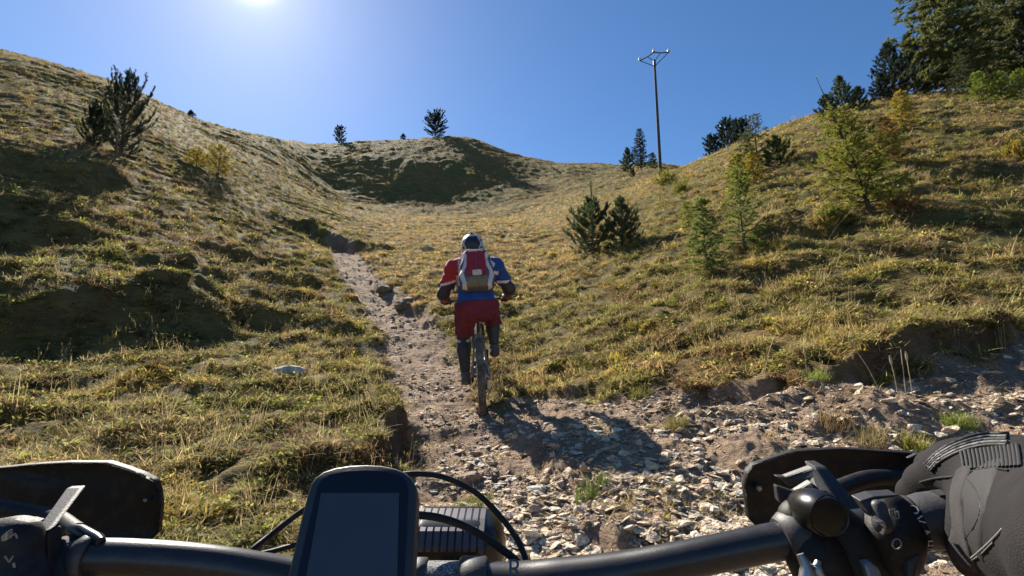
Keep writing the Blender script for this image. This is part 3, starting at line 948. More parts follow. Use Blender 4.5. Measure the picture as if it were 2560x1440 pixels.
    if style in ('larch', 'dense'):
        for _ in range(int(60 * dens)):
            hh = rs.uniform(0.55, 1.0); NP.append(trunk_pt(hh)[None]); ND.append(np.array([[0, 0, 1.0]]))
    NP = np.concatenate(NP); ND = np.concatenate(ND)
    if style == 'larch': nl, nw, sp = 0.046, 0.0085, 1.0
    elif style == 'pine': nl, nw, sp = 0.075, 0.0075, 0.75
    elif style == 'dense': nl, nw, sp = 0.115, 0.024, 0.95
    else: nl, nw, sp = 0.032, 0.013, 1.1
    v, f = needles(NP, ND, nl * coarse, nw * coarse, sp, rs)
    mats = [leafm(col)]
    mi = None
    if col2:
        mats.append(leafm(col2))
        nz = vnoise(NP[:, 0] * 2.5 / W + NP[:, 2] * 2.0 / H + seed, NP[:, 1] * 2.5 / W + NP[:, 2] * 3.1 / H, seed)
        mi = ((nz + 0.25 * rs.normal(0, 1, len(NP))) > 0.05).astype(np.int32)
    if TV: mesh_np('trunk' if style != 'shrub' else 'stems', TV, TF, [bark(bcol)], root)
    mesh_np('crown', v, f, mats, root, smooth=False, mat_idx=mi)
    return root

DK = (0.036, 0.052, 0.030)       # stone pine
DK2 = (0.085, 0.115, 0.050)
GRN = (0.060, 0.095, 0.028)
LG = (0.27, 0.285, 0.050)       # larch, still green
YL = (0.48, 0.33, 0.048)         # larch, turned
YG = (0.32, 0.30, 0.048)
OCH = (0.30, 0.17, 0.04)
RED = (0.36, 0.15, 0.06)

def T(px, y): return ground_at(px, y, 0.02)
# --- left slope
tree('pine_tree', 'young pine with upswept brush-like branches on the left hillside', 'tree', T(300, 17.5), 3.0, 'pine', (0.050, 0.066, 0.042), 1, width=1.5, dens=1.3, shape='vase')
tree('pine_shrub', 'low dark bushy pine beside the young pine on the left hillside', 'shrub', T(232, 17.5), 1.35, 'pine', DK, 2, width=0.95, dens=1.4, shape='vase')
tree('larch_tree', 'wide yellow-green larch bush on the sunny left hillside', 'tree', T(545, 22.5), 1.55, 'larch', YG, 3, width=1.3, dens=1.5, col2=YL)
tree('larch_tree', 'small yellow larch bush left of the wide larch bush', 'tree', T(490, 21.5), 0.95, 'larch', YL, 4, width=0.8, dens=1.3, col2=YG)
tree('dwarf_shrub', 'tiny dark shrub on the left ridge line against the sky', 'shrub', T(476, 48), 0.75, 'pine', DK, 5, width=0.5, coarse=2)
# --- the knoll
tree('pine_tree', 'small wind-bent pine on the left shoulder of the far knoll', 'tree', T(848, 79), 3.0, 'pine', DK, 6, width=1.35, coarse=2.6, dens=1.1, shape='round')
tree('pine_tree', 'round dark pine standing on top of the far knoll', 'tree', T(1088, 80), 4.0, 'pine', DK, 7, width=2.6, coarse=2.6, dens=1.9, shape='round')
tree('dwarf_shrub', 'small dark shrub on the knoll between its two pines', 'shrub', T(1008, 79.5), 1.0, 'pine', DK, 8, width=0.6, coarse=2.5)
# --- the saddle
tree('spruce_tree', 'tall slender grey-green conifer on the saddle beside the pole', 'tree', T(1603, 57), 5.6, 'larch', (0.055, 0.062, 0.035), 9, width=1.5, coarse=2.2, dens=1.4)
tree('pine_tree', 'rounded pine left of the tall conifer on the saddle', 'tree', T(1570, 56), 3.0, 'pine', DK2, 10, width=1.2, coarse=2.3, dens=1.4)
tree('pine_tree', 'short pine right of the tall conifer on the saddle', 'tree', T(1633, 58), 2.3, 'larch', DK2, 11, width=1.0, coarse=2.2, dens=1.3)
tree('dwarf_shrub', 'small olive shrub in front of the saddle trees', 'shrub', T(1582, 47), 0.9, 'larch', GRN, 12, width=0.6, coarse=1.8, dens=1.2)
# --- behind the right ridge
for px, y, H, W, sd, lab in ((1783, 40, 2.3, 1.0, 13, 'low round dark pine at the lower end of the clump behind the right ridge'),
                             (1822, 41, 3.6, 1.3, 14, 'tallest dark pine of the clump beside the far power pole'),
                             (1856, 38, 2.7, 1.2, 15, 'dark pine behind the sparse larch on the right ridge')):
    tree('pine_tree', lab, 'tree', T(px, y), H, 'pine', DK, sd, width=W, coarse=1.9, dens=1.7, shape='round')
# --- right slope
tree('larch_tree', 'sparse grey-green larch with bare top on the right skyline', 'tree', T(1897, 14.2), 2.0, 'larch', (0.13, 0.145, 0.055), 16, width=0.75, dens=1.1)
tree('larch_tree', 'thin larch leader left of the sparse larch on the skyline', 'tree', T(1872, 14.4), 1.5, 'larch', (0.12, 0.14, 0.045), 17, width=0.5, dens=1.0)
tree('pine_shrub', 'bright green low pine bush right of the sparse larch', 'shrub', T(1945, 14.0), 0.85, 'pine', GRN, 18, width=0.55, dens=1.3)
tree('larch_tree', 'yellow-green larch sapling below the sparse skyline larch', 'tree', T(1848, 12.6), 1.25, 'larch', YG, 19, width=0.60, dens=1.4, col2=(0.27, 0.24, 0.045))
tree('larch_tree', 'bright yellow larch sapling at the foot of the sparse larch', 'tree', T(1885, 13.2), 0.95, 'larch', YL, 20, width=0.5, dens=1.4, col2=YG)
tree('larch_tree', 'dark green larch sapling nearest the stony bank', 'tree', T(1768, 7.9), 1.30, 'larch', (0.19, 0.24, 0.058), 21, width=0.46, dens=1.5)
tree('larch_tree', 'slender green larch sapling with bare dark stem', 'tree', T(1860, 8.6), 1.65, 'larch', (0.21, 0.25, 0.056), 22, width=0.50, dens=1.2)
tree('larch_tree', 'tiny green larch seedling on the open right slope', 'tree', T(1722, 11.5), 0.75, 'larch', LG, 23, width=0.25, dens=0.9)
tree('pine_tree', 'bushy young pine with tall bare leader right of the rider', 'tree', T(1482, 13.6), 2.15, 'pine', DK2, 24, width=1.0, dens=1.6, hmax=0.72)
tree('pine_tree', 'smaller pine just right of the bushy young pine', 'tree', T(1556, 12.9), 1.40, 'pine', DK2, 25, width=0.68, dens=1.5, hmax=0.85)
tree('larch_tree', 'large leaning larch with long whip leader on the right slope', 'tree', T(2178, 8.3), 2.7, 'larch', LG, 26, width=1.05, dens=1.5, lean=(-0.62, 0.1), hmax=0.74, col2=(0.27, 0.27, 0.045), bcol=(0.06, 0.045, 0.035))
tree('larch_tree', 'ochre and green larch sapling behind the large leaning larch', 'tree', T(2222, 10.6), 1.15, 'larch', OCH, 27, width=0.7, dens=1.5, col2=(0.13, 0.12, 0.04))
tree('larch_tree', 'golden yellow larch sapling high on the right slope', 'tree', T(2262, 13.2), 1.25, 'larch', YL, 28, width=0.6, dens=1.6, col2=LG)
tree('berry_shrub', 'rust-red low shrub at the foot of the large leaning larch', 'shrub', T(2250, 8.1), 0.32, 'shrub', RED, 29, width=0.42, dens=1.6, col2=(0.30, 0.20, 0.05))
tree('larch_seedling', 'yellow-green low larch bush left of the leaning larch trunk', 'shrub', T(2085, 8.5), 0.45, 'shrub', (0.25, 0.25, 0.045), 30, width=0.5, dens=1.3)
tree('larch_seedling', 'yellow low shrub at the right edge of the slope', 'shrub', T(2535, 9.6), 0.6, 'shrub', YL, 31, width=0.55, dens=1.3, col2=LG)
tree('larch_seedling', 'pale yellow low bush near the foot of the power pole', 'shrub', T(1665, 21), 0.8, 'shrub', YG, 32, width=0.8, dens=1.4, col2=LG)
tree('larch_seedling', 'olive low bush below the pale yellow bush on the right slope', 'shrub', T(1705, 17), 0.5, 'shrub', LG, 33, width=0.7, dens=1.3)
# --- wood on the right ridge
for px, y, H, W, st, c, sd, lab, dn in (
    (2238, 22, 3.0, 1.3, 'pine', DK, 34, 'dark spreading pine at the left end of the wood', 1.6),
    (2290, 24, 3.6, 1.3, 'pine', DK2, 35, 'dark pine with broad top in front of the tall larch', 1.6),
    (2375, 23, 10.5, 2.5, 'dense', (0.17, 0.185, 0.065), 36, 'tall olive larch rising out of the top of the picture', 1.9),
    (2475, 26, 9.0, 2.2, 'dense', (0.060, 0.085, 0.045), 37, 'dark spruce between the two tallest larches of the wood', 1.9),
    (2570, 23, 10.0, 2.4, 'dense', (0.15, 0.16, 0.062), 38, 'tall larch at the right edge of the wood', 1.9),
    (2420, 21, 2.4, 1.1, 'larch', (0.085, 0.10, 0.04), 39, 'low feathery larch under the tall trees of the wood', 1.5),
    (2210, 22, 1.4, 0.7, 'pine', DK, 40, 'low pine at the outer left edge of the wood', 1.3),
    (2108, 20, 1.7, 0.7, 'pine', DK2, 41, 'dark pine top showing behind the large leaning larch', 1.5),
    (2068, 20, 1.0, 0.6, 'pine', DK, 42, 'low dark pine left behind the leaning larch', 1.3),
    (2150, 20, 0.95, 0.5, 'pine', DK, 43, 'low dark pine right behind the leaning larch', 1.3)):
    tree('pine_tree' if st == 'pine' else ('spruce_tree' if sd == 37 else 'larch_tree'), lab, 'tree', T(px, y), H, st, c, sd, width=W, dens=dn, coarse=1.35, group='wood on the right ridge')
for px, y, sd, lab in ((2455, 17.0, 50, 'leftmost of the bright green larch bushes below the wood'), (2505, 16.6, 51, 'middle bright green larch bush below the wood'),
                       (2555, 16.4, 52, 'bright green larch bush below the wood at the picture edge')):
    tree('larch_tree', lab, 'shrub', T(px, y), 1.2, 'larch', (0.23, 0.29, 0.045), sd, width=0.65, dens=1.5, group='bright green larch bushes')

# ================================================================ power poles
M_POLE = simple_mat('tarred_wood', (0.055, 0.052, 0.050), 0.85, noise=0.4, scale=9, bump=0.4, bscale=40)
M_IRON = simple_mat('galvanised_iron', (0.11, 0.115, 0.125), 0.55, metal=0.6, noise=0.2)
M_GLASSI = simple_mat('glazed_porcelain', (0.72, 0.80, 0.80), 0.12, noise=0.05)
M_PIN = simple_mat('insulator_pin', (0.03, 0.035, 0.035), 0.5)
def power_pole(base, height, yaw, label):
    root = empty('power_pole', base)
    root.rotation_euler = (0, 0, yaw)
    tag(root, label, 'power pole', 'power poles')
    V, Fc = [], []
    tube(V, Fc, [(0, 0, -0.6), (0, 0, height * 0.5), (0, 0, height)], [0.125, 0.10, 0.08], 12)
    mesh_np('pole', V, Fc, [M_POLE], root)
    h = height
    a, m, c = (-1.05, 0, h + 0.28), (0, 0, h + 0.62), (1.05, 0, h + 0.28)
    ml, mr = (-0.48, 0, h + 0.42), (0.48, 0, h + 0.42)
    V, Fc = [], []
    tube(V, Fc, [a, ml, m, mr, c], [0.045] * 5, 6)
    arm = mesh_np('crossarm', V, Fc, [M_IRON], root, smooth=False)
    for p, q in ((a, (-0.08, 0, h - 0.45)), (c, (0.08, 0, h - 0.45)), (ml, (-0.06, 0, h - 0.05)), (mr, (0.06, 0, h - 0.05))):
        V, Fc = [], []
        tube(V, Fc, [p, q], [0.03, 0.03], 5)
        mesh_np('brace', V, Fc, [M_IRON], root, smooth=False)
    V, Fc = [], []
    tube(V, Fc, [(0, 0, h - 0.5), (0, 0, h - 0.05)], [0.11, 0.10], 10)
    mesh_np('clamp', V, Fc, [M_IRON], root)
    for p in (a, m, c):
        V, Fc = [], []
        tube(V, Fc, [(p[0], 0, p[2] - 0.05), (p[0], 0, p[2] + 0.26)], [0.03, 0.03], 6)
        pin = mesh_np('insulator', V, Fc, [M_PIN], root)
        V, Fc = [], []
        tube(V, Fc, [(p[0], 0, p[2] + z) for z in (0.06, 0.10, 0.13, 0.18, 0.21, 0.27, 0.30)], [0.10, 0.115, 0.07, 0.11, 0.07, 0.075, 0.04], 12)
        mesh_np('porcelain', V, Fc, [M_GLASSI], pin)
    return root
pb = ground_at(1652, 33)
PH = (at(1634, 150, pb.y * CP + (0) + 3.0).z - pb.z)
# height so that the top meets its place in the picture
for k in range(40):
    top = pb + Vector((0, 0, PH)); rel = top - Vector((0, 0, CAM_Z))
    fwd = rel.y * CP + rel.z * SP; upv = -rel.y * SP + rel.z * CP
    PH += (((CY - 150) / F_PX) * fwd - upv) * 0.7
power_pole(pb, PH, R(-28), 'tall dark power pole with three white insulators against the sky')
pb2 = ground_at(1832, 62)
PH2 = PH
for k in range(40):
    top = pb2 + Vector((0, 0, PH2)); rel = top - Vector((0, 0, CAM_Z))
    fwd = rel.y * CP + rel.z * SP; upv = -rel.y * SP + rel.z * CP
    PH2 += (((CY - 318) / F_PX) * fwd - upv) * 0.7
power_pole(pb2, PH2, R(-28), 'far power pole half hidden behind the right ridge')
print('POLES', PH, PH2)

_tt = sum(len(o.data.polygons) for o in SC.objects if o.type == 'MESH' and o.name.startswith('crown'))
print('CROWN FACES', _tt)

clock('trees')
# ================================================================ soft-body modelling helpers
def v3(*a): return np.array(a, float)
def sd_cone(P, a, b, ra, rb):
    """capsule that tapers from a (ra) to b (rb)"""
    a = np.asarray(a, float); b = np.asarray(b, float)
    ab = b - a; t = np.clip(((P - a) @ ab) / (ab @ ab), 0, 1)
    return np.linalg.norm(P - a - t[:, None] * ab, axis=1) - (ra + (rb - ra) * t)
def sd_ell(P, c, r, rot=None):
    q = P - np.asarray(c, float)
    if rot is not None: q = q @ np.asarray(rot)          # columns are the local axes
    r = np.asarray(r, float)
    k0 = np.linalg.norm(q / r, axis=1); k1 = np.linalg.norm(q / (r * r), axis=1)
    return k0 * (k0 - 1) / np.maximum(k1, 1e-9)
def sd_box(P, c, h, rad, rot=None):
    q = P - np.asarray(c, float)
    if rot is not None: q = q @ np.asarray(rot)
    d = np.abs(q) - (np.asarray(h, float) - rad)
    return np.linalg.norm(np.maximum(d, 0), axis=1) + np.minimum(d.max(1), 0) - rad
def smin(a, b, k):
    h = np.clip(0.5 + 0.5 * (b - a) / k, 0, 1)
    return b * (1 - h) + a * h - k * h * (1 - h)
def sunion(ds, k):
    r = ds[0]
    for d in ds[1:]: r = smin(r, d, k)
    return r
def chain(P, pts, rad, k=0.02):
    return sunion([sd_cone(P, pts[i], pts[i + 1], rad[i], rad[i + 1]) for i in range(len(pts) - 1)], k)

def surface(f, lo, hi, h):
    """mesh the zero level of f on a grid (one vertex per crossed cell)"""
    lo = np.asarray(lo, float); hi = np.asarray(hi, float)
    n = np.ceil((hi - lo) / h).astype(int) + 1
    ax = [lo[i] + h * np.arange(n[i]) for i in range(3)]
    X, Y, Z = np.meshgrid(*ax, indexing='ij')
    P = np.stack([X, Y, Z], -1).reshape(-1, 3)
    D = np.concatenate([f(P[i:i + 200000]) for i in range(0, len(P), 200000)]).reshape(n)
    S = D < 0
    cs = [(a, b, c) for a in (0, 1) for b in (0, 1) for c in (0, 1)]
    sl = lambda A, o: A[o[0]:n[0] - 1 + o[0], o[1]:n[1] - 1 + o[1], o[2]:n[2] - 1 + o[2]]
    cnt = sum(sl(S, o).astype(int) for o in cs)
    act = (cnt > 0) & (cnt < 8)
    idx = -np.ones(act.shape, int); idx[act] = np.arange(act.sum())
    acc = np.zeros((act.sum(), 3)); num = np.zeros(act.sum())
    for o in cs:
        for d in range(3):
            if o[d]: continue
            o2 = list(o); o2[d] = 1
            a = sl(D, o)[act]; b = sl(D, o2)[act]
            m = (a < 0) != (b < 0)
            t = np.where(m, a / np.where(m, a - b, 1), 0)
            p = np.tile(np.array(o, float), (len(a), 1)); p[:, d] += t
            acc += np.where(m[:, None], p, 0); num += m
    cell = np.argwhere(act)
    V = lo + h * (cell + acc / np.maximum(num, 1)[:, None])
    F = []
    for d in range(3):
        e1, e2 = (d + 1) % 3, (d + 2) % 3
        s0 = [slice(None)] * 3; s1 = [slice(None)] * 3
        s0[d] = slice(0, n[d] - 1); s1[d] = slice(1, n[d])
        A, B = S[tuple(s0)], S[tuple(s1)]
        c = np.argwhere(A != B)
        ok = (c[:, e1] > 0) & (c[:, e2] > 0) & (c[:, e1] < n[e1] - 1) & (c[:, e2] < n[e2] - 1)
        c = c[ok]
        ins = A[tuple(c.T)]
        q = []
        for (u, w) in ((-1, -1), (0, -1), (0, 0), (-1, 0)):
            k = c.copy(); k[:, e1] += u; k[:, e2] += w
            q.append(idx[tuple(k.T)])
        q = np.stack(q, 1)
        q[~ins] = q[~ins][:, ::-1]
        F.append(q)
    return V, np.concatenate(F)

def sdf_mesh(name, f, lo, hi, h, mats, parent=None, matf=None, xf=None):
    V, F = surface(f, lo, hi, h)
    mi = None
    if matf is not None: mi = matf(V[F].mean(1))
    if xf is not None: V = xf(V)
    return mesh_np(name, V, F, mats, parent, True, mi)

def lathe(V, Fc, axis_o, axis_d, prof, sides=24, closed=True):
    """revolve (along, radius) pairs about an axis"""
    o = np.asarray(axis_o, float); d = np.asarray(axis_d, float); d /= np.linalg.norm(d)
    a = np.cross(d, [0.0, 0, 1.0])
    if np.linalg.norm(a) < 0.1: a = np.cross(d, [0, 1.0, 0])
    a /= np.linalg.norm(a); b = np.cross(d, a)
    i0 = len(V); m = len(prof)
    for s in range(sides):
        t = 2 * math.pi * s / sides
        for (x, r) in prof: V.append(o + d * x + r * (math.cos(t) * a + math.sin(t) * b))
    for s in range(sides):
        s2 = (s + 1) % sides
        for k in range(m - (0 if closed else 1)):
            k2 = (k + 1) % m
            Fc.append([i0 + s * m + k, i0 + s2 * m + k, i0 + s2 * m + k2, i0 + s * m + k2])

def boxv(V, Fc, c, half, rot=None):
    """box with a small chamfer left to shading; rot columns are axes"""
    c = np.asarray(c, float); h = np.asarray(half, float)
    Rm = np.eye(3) if rot is None else np.asarray(rot)
    i = len(V)
    for sx in (-1, 1):
        for sy in (-1, 1):
            for sz in (-1, 1): V.append(c + Rm @ (h * np.array([sx, sy, sz])))
    for f in ((0, 1, 3, 2), (4, 6, 7, 5), (0, 4, 5, 1), (2, 3, 7, 6), (0, 2, 6, 4), (1, 5, 7, 3)): Fc.append([i + k for k in f])

def bez(pts, n=24):
    """Catmull-Rom through points"""
    P = [np.asarray(p, float) for p in pts]; P = [2 * P[0] - P[1]] + P + [2 * P[-1] - P[-2]]
    out = []
    for i in range(1, len(P) - 2):
        for k in range(n):
            t = k / n
            out.append(0.5 * ((2 * P[i]) + (-P[i - 1] + P[i + 1]) * t + (2 * P[i - 1] - 5 * P[i] + 4 * P[i + 1] - P[i + 2]) * t * t + (-P[i - 1] + 3 * P[i] - 3 * P[i + 1] + P[i + 2]) * t ** 3))
    out.append(P[-2])
    return out

def bevel(o, w, seg=2):
    m = o.modifiers.new('edges', 'BEVEL'); m.width = w; m.segments = seg; m.limit_method = 'ANGLE'; m.angle_limit = R(35)
    return o
# ================================================================ the rider ahead and the bike ridden
M_BLACK = simple_mat('black_alloy', (0.018, 0.018, 0.020), 0.42, noise=0.2)
M_RUBBER = simple_mat('dusty_tyre_rubber', (0.105, 0.088, 0.072), 0.9, noise=0.5, scale=14, bump=0.5, bscale=120)
M_STEEL = simple_mat('worn_steel', (0.42, 0.41, 0.40), 0.35, metal=1.0, noise=0.2)
M_FRAME = simple_mat('grey_frame_paint', (0.16, 0.165, 0.17), 0.35, noise=0.1)
M_RIM = simple_mat('rim_alloy', (0.035, 0.035, 0.038), 0.4, noise=0.2)
M_SADDLE = simple_mat('saddle_vinyl', (0.02, 0.02, 0.022), 0.55, noise=0.2, bump=0.2)
REAR = ground_at(1207, 4.86)
HEAD = R(5.0)                       # heading, left of straight ahead
WB = 1.20
fx, fy = REAR.x - math.sin(HEAD) * WB, REAR.y + math.cos(HEAD) * WB
FRONT = Vector((fx, fy, gz(fx, fy)))
fwdv = (FRONT - REAR).normalized()
sidev = Vector((math.cos(HEAD), math.sin(HEAD), 0)).normalized()
upv_ = sidev.cross(fwdv).normalized()
roll = Matrix.Rotation(R(-4.0), 3, fwdv)
BM = Matrix((roll @ sidev, fwdv, roll @ upv_)).transposed().to_4x4()
BM.translation = REAR + Vector((0, 0, 0.004))

bike = empty('mountain_bike'); bike.matrix_world = BM
tag(bike, 'mountain bike ridden up the trail, seen from behind', 'bicycle')
WR = 0.362
def wheel(y, name):
    V, Fc = [], []
    c = (0, y, WR)
    r = 0.036
    prof = [(r * math.sin(t) * 1.0, WR - 0.004 - r + r * math.cos(t)) for t in np.linspace(-2.5, 2.5, 11)]
    lathe(V, Fc, c, (1, 0, 0), prof + [(0.012, WR - 0.062), (-0.012, WR - 0.062)][:0], 56, closed=False)
    for s in range(64):
        t = 2 * math.pi * s / 64
        for off, dr in (((-0.009, 0.0), (0.009, 0.0)) if s % 2 else ((-0.024, -0.010), (0.024, -0.010))):
            rr = WR - 0.002 + dr
            rad = np.array([0, math.cos(t), math.sin(t)]); tan = np.array([0, -math.sin(t), math.cos(t)])
            Rm = np.stack([np.array([1.0, 0, 0]), tan, rad], 1)
            boxv(V, Fc, np.array(c) + rad * rr + np.array([off, 0, 0]), (0.006, 0.009, 0.005), Rm)
    ty = mesh_np('tyre', V, Fc, [M_RUBBER], None, smooth=False)
    w = empty(name); w.parent = bike
    ty.parent = w
    V, Fc = [], []
    lathe(V, Fc, c, (1, 0, 0), [(-0.015, WR - 0.050), (0.015, WR - 0.050), (0.013, WR - 0.068), (-0.013, WR - 0.068)], 56)
    mesh_np('rim', V, Fc, [M_RIM], w, smooth=False)
    V, Fc = [], []
    for s in range(28):
        t = 2 * math.pi * s / 28
        t2 = t + (0.5 if s % 4 < 2 else -0.5)
        sx_ = 0.03 if s % 2 else -0.03
        tube(V, Fc, [(sx_, y + 0.028 * math.cos(t2), WR + 0.028 * math.sin(t2)), (0, y + (WR - 0.064) * math.cos(t), WR + (WR - 0.064) * math.sin(t))], [0.0013, 0.0013], 4, False)
    mesh_np('spokes', V, Fc, [M_STEEL], w)
    V, Fc = [], []
    lathe(V, Fc, c, (1, 0, 0), [(-0.07, 0.004), (-0.07, 0.011), (-0.034, 0.012), (-0.032, 0.03), (-0.026, 0.03), (-0.02, 0.014), (0.02, 0.014), (0.026, 0.03), (0.032, 0.03), (0.034, 0.012), (0.07, 0.011), (0.07, 0.004)], 16, False)
    mesh_np('hub', V, Fc, [M_BLACK], w)
    V, Fc = [], []
    lathe(V, Fc, (-0.045, y, WR), (1, 0, 0), [(-0.001, 0.075), (0.001, 0.075), (0.001, 0.100), (-0.001, 0.100)], 32)
    mesh_np('brake_disc', V, Fc, [M_STEEL], w, smooth=False)
    return w
rw = wheel(0.0, 'wheel'); wheel(WB, 'wheel')
V, Fc = [], []
for k, rr in enumerate((0.104, 0.092, 0.080, 0.068, 0.057, 0.047, 0.038, 0.030)):
    lathe(V, Fc, (0.034 + 0.0042 * k, 0, WR), (1, 0, 0), [(-0.001, rr - 0.02), (0.001, rr - 0.02), (0.001, rr), (-0.001, rr)], 26)
mesh_np('cassette', V, Fc, [M_STEEL], bike, smooth=False)
BB = v3(0, 0.44, 0.345); SEAT = v3(0, 0.22, 0.90); HT = v3(0, 0.86, 0.90); HB = v3(0, 0.93, 0.72)
V, Fc = [], []
tube(V, Fc, [BB, v3(0, 0.30, 0.74)], [0.021, 0.018], 12)
tube(V, Fc, [v3(0, 0.32, 0.68), HT - v3(0, 0.01, 0.03)], [0.020, 0.024], 12)
tube(V, Fc, [BB + v3(0, 0.05, 0.0), HB], [0.036, 0.03], 12)
tube(V, Fc, [HT, HB], [0.026, 0.028], 12)
mesh_np('frame', V, Fc, [M_FRAME], bike)
for sg in (-1, 1):
    V, Fc = [], []
    tube(V, Fc, bez([BB + v3(0.035 * sg, -0.02, 0), v3(0.058 * sg, 0.25, 0.365), v3(0.075 * sg, 0.0, WR)], 6), [0.012] * 13, 8)
    mesh_np('chainstay', V, Fc, [M_FRAME], bike)
    V, Fc = [], []
    tube(V, Fc, bez([v3(0.03 * sg, 0.32, 0.70), v3(0.055 * sg, 0.17, 0.56), v3(0.075 * sg, 0.0, WR)], 6), [0.010] * 13, 8)
    mesh_np('seatstay', V, Fc, [M_FRAME], bike)
    V, Fc = [], []
    tube(V, Fc, [v3(0.055 * sg, 0.965, 0.66), v3(0.058 * sg, WB, WR)], [0.018, 0.016], 10)
    mesh_np('fork_leg', V, Fc, [M_BLACK], bike)
V, Fc = [], []
tube(V, Fc, [v3(-0.058, 0.965, 0.66), v3(0, 0.955, 0.69), v3(0.058, 0.965, 0.66)], [0.02] * 3, 10)
mesh_np('fork_crown', V, Fc, [M_BLACK], bike)
V, Fc = [], []
tube(V, Fc, [v3(0, 0.30, 0.73), v3(0, 0.225, 0.92)], [0.0155, 0.0155], 12)
mesh_np('seatpost', V, Fc, [M_BLACK], bike)
def saddle_f(P):
    return sunion([sd_ell(P, (0, 0.14, 0.945), (0.072, 0.10, 0.028)), sd_cone(P, (0, 0.2, 0.945), (0, 0.39, 0.945), 0.034, 0.020)], 0.03)
sdf_mesh('saddle', saddle_f, (-0.1, 0.0, 0.88), (0.1, 0.44, 1.0), 0.008, [M_SADDLE], bike)
V, Fc = [], []
tube(V, Fc, [v3(0, 0.14, 0.915), v3(0, 0.08, 0.895)], [0.016, 0.014], 8)
mesh_np('tail_light', V, Fc, [simple_mat('smoked_red_lens', (0.05, 0.004, 0.004), 0.2)], bike)
CA = R(-42)                       # crank angle of the left arm
dl = v3(0, math.sin(R(28)) * -1, -math.cos(R(28))) * 0.165     # left crank: down and a little back
PL = BB + v3(-0.095, 0, 0) + dl; PR = BB + v3(0.095, 0, 0) - dl
for sg, pe in ((-1, PL), (1, PR)):
    V, Fc = [], []
    tube(V, Fc, [BB + v3(0.075 * sg, 0, 0), pe - v3(0.012 * sg, 0, 0)], [0.016, 0.012], 8)
    ck = mesh_np('crank', V, Fc, [M_BLACK], bike)
    V, Fc = [], []
    boxv(V, Fc, pe + v3(0.055 * sg, 0, 0), (0.05, 0.048, 0.009))
    mesh_np('pedal', V, Fc, [M_BLACK], ck, smooth=False)
V, Fc = [], []
lathe(V, Fc, BB + v3(0.05, 0, 0), (1, 0, 0), [(-0.002, 0.04), (0.002, 0.04), (0.002, 0.078), (-0.002, 0.078)], 34)
mesh_np('chainring', V, Fc, [M_BLACK], bike, smooth=False)
V, Fc = [], []
tube(V, Fc, [BB + v3(-0.07, 0, 0), BB + v3(0.07, 0, 0)], [0.06, 0.06], 20)
mesh_np('motor', V, Fc, [M_BLACK], bike)
V, Fc = [], []
tube(V, Fc, bez([v3(0.05, 0.44, 0.423), v3(0.052, 0.2, 0.44), v3(0.055, 0.0, WR + 0.07)], 8), [0.004] * 17, 5)
tube(V, Fc, bez([v3(0.05, 0.44, 0.267), v3(0.056, 0.2, 0.22), v3(0.062, 0.05, 0.20)], 8), [0.004] * 17, 5)
mesh_np('chain', V, Fc, [M_STEEL], bike)
V, Fc = [], []
boxv(V, Fc, (0.075, -0.005, 0.285), (0.014, 0.03, 0.045)); boxv(V, Fc, (0.066, 0.03, 0.215), (0.006, 0.018, 0.055))
mesh_np('derailleur', V, Fc, [M_STEEL], bike, smooth=False)
V, Fc = [], []
bar = bez([v3(-0.38, 0.76, 0.985), v3(-0.22, 0.80, 0.985), v3(-0.06, 0.835, 0.955), v3(0.06, 0.835, 0.955), v3(0.22, 0.80, 0.985), v3(0.38, 0.76, 0.985)], 6)
tube(V, Fc, bar, [0.012] * len(bar), 10)
mesh_np('handlebar', V, Fc, [M_BLACK], bike)
V, Fc = [], []
tube(V, Fc, [HT + v3(0, 0.0, 0.02), v3(0, 0.835, 0.955)], [0.022, 0.020], 10)
mesh_np('stem', V, Fc, [M_BLACK], bike)
for sg in (-1, 1):
    V, Fc = [], []
    tube(V, Fc, [v3(0.385 * sg, 0.759, 0.985), v3(0.26 * sg, 0.79, 0.985)], [0.0165, 0.016], 12)
    mesh_np('grip', V, Fc, [M_SADDLE], bike)
    V, Fc = [], []
    tube(V, Fc, bez([v3(0.22 * sg, 0.81, 0.98), v3(0.27 * sg, 0.85, 0.965), v3(0.35 * sg, 0.845, 0.955)], 6), [0.006] * 13, 6)
    mesh_np('brake_lever', V, Fc, [M_BLACK], bike)

# ---- the rider: one body, clothes over it
HL, HR = v3(-0.085, 0.19, 1.00), v3(0.085, 0.19, 1.00)
KL, KR = v3(-0.155, 0.45, 0.69), v3(0.155, 0.57, 0.84)
AL, AR = v3(-0.150, 0.30, 0.305), v3(0.155, 0.40, 0.545)
TL_, TR_ = v3(-0.155, 0.44, 0.225), v3(0.160, 0.55, 0.475)          # toes on the pedals
dz = (PL[2] + 0.030) - (TL_[2] - 0.02)
SL, SR = v3(-0.198, 0.46, 1.37), v3(0.198, 0.46, 1.37)
EL_, ER_ = v3(-0.335, 0.52, 1.095), v3(0.345, 0.52, 1.115)
WL, WRi = v3(-0.335, 0.725, 1.000), v3(0.335, 0.725, 1.000)
HC = v3(-0.01, 0.60, 1.545)
def arms(P, g=0.0):
    return np.minimum(chain(P, [SL, EL_, WL], [0.058 + g, 0.043 + g, 0.030 + g]), chain(P, [SR, ER_, WRi], [0.058 + g, 0.043 + g, 0.030 + g]))
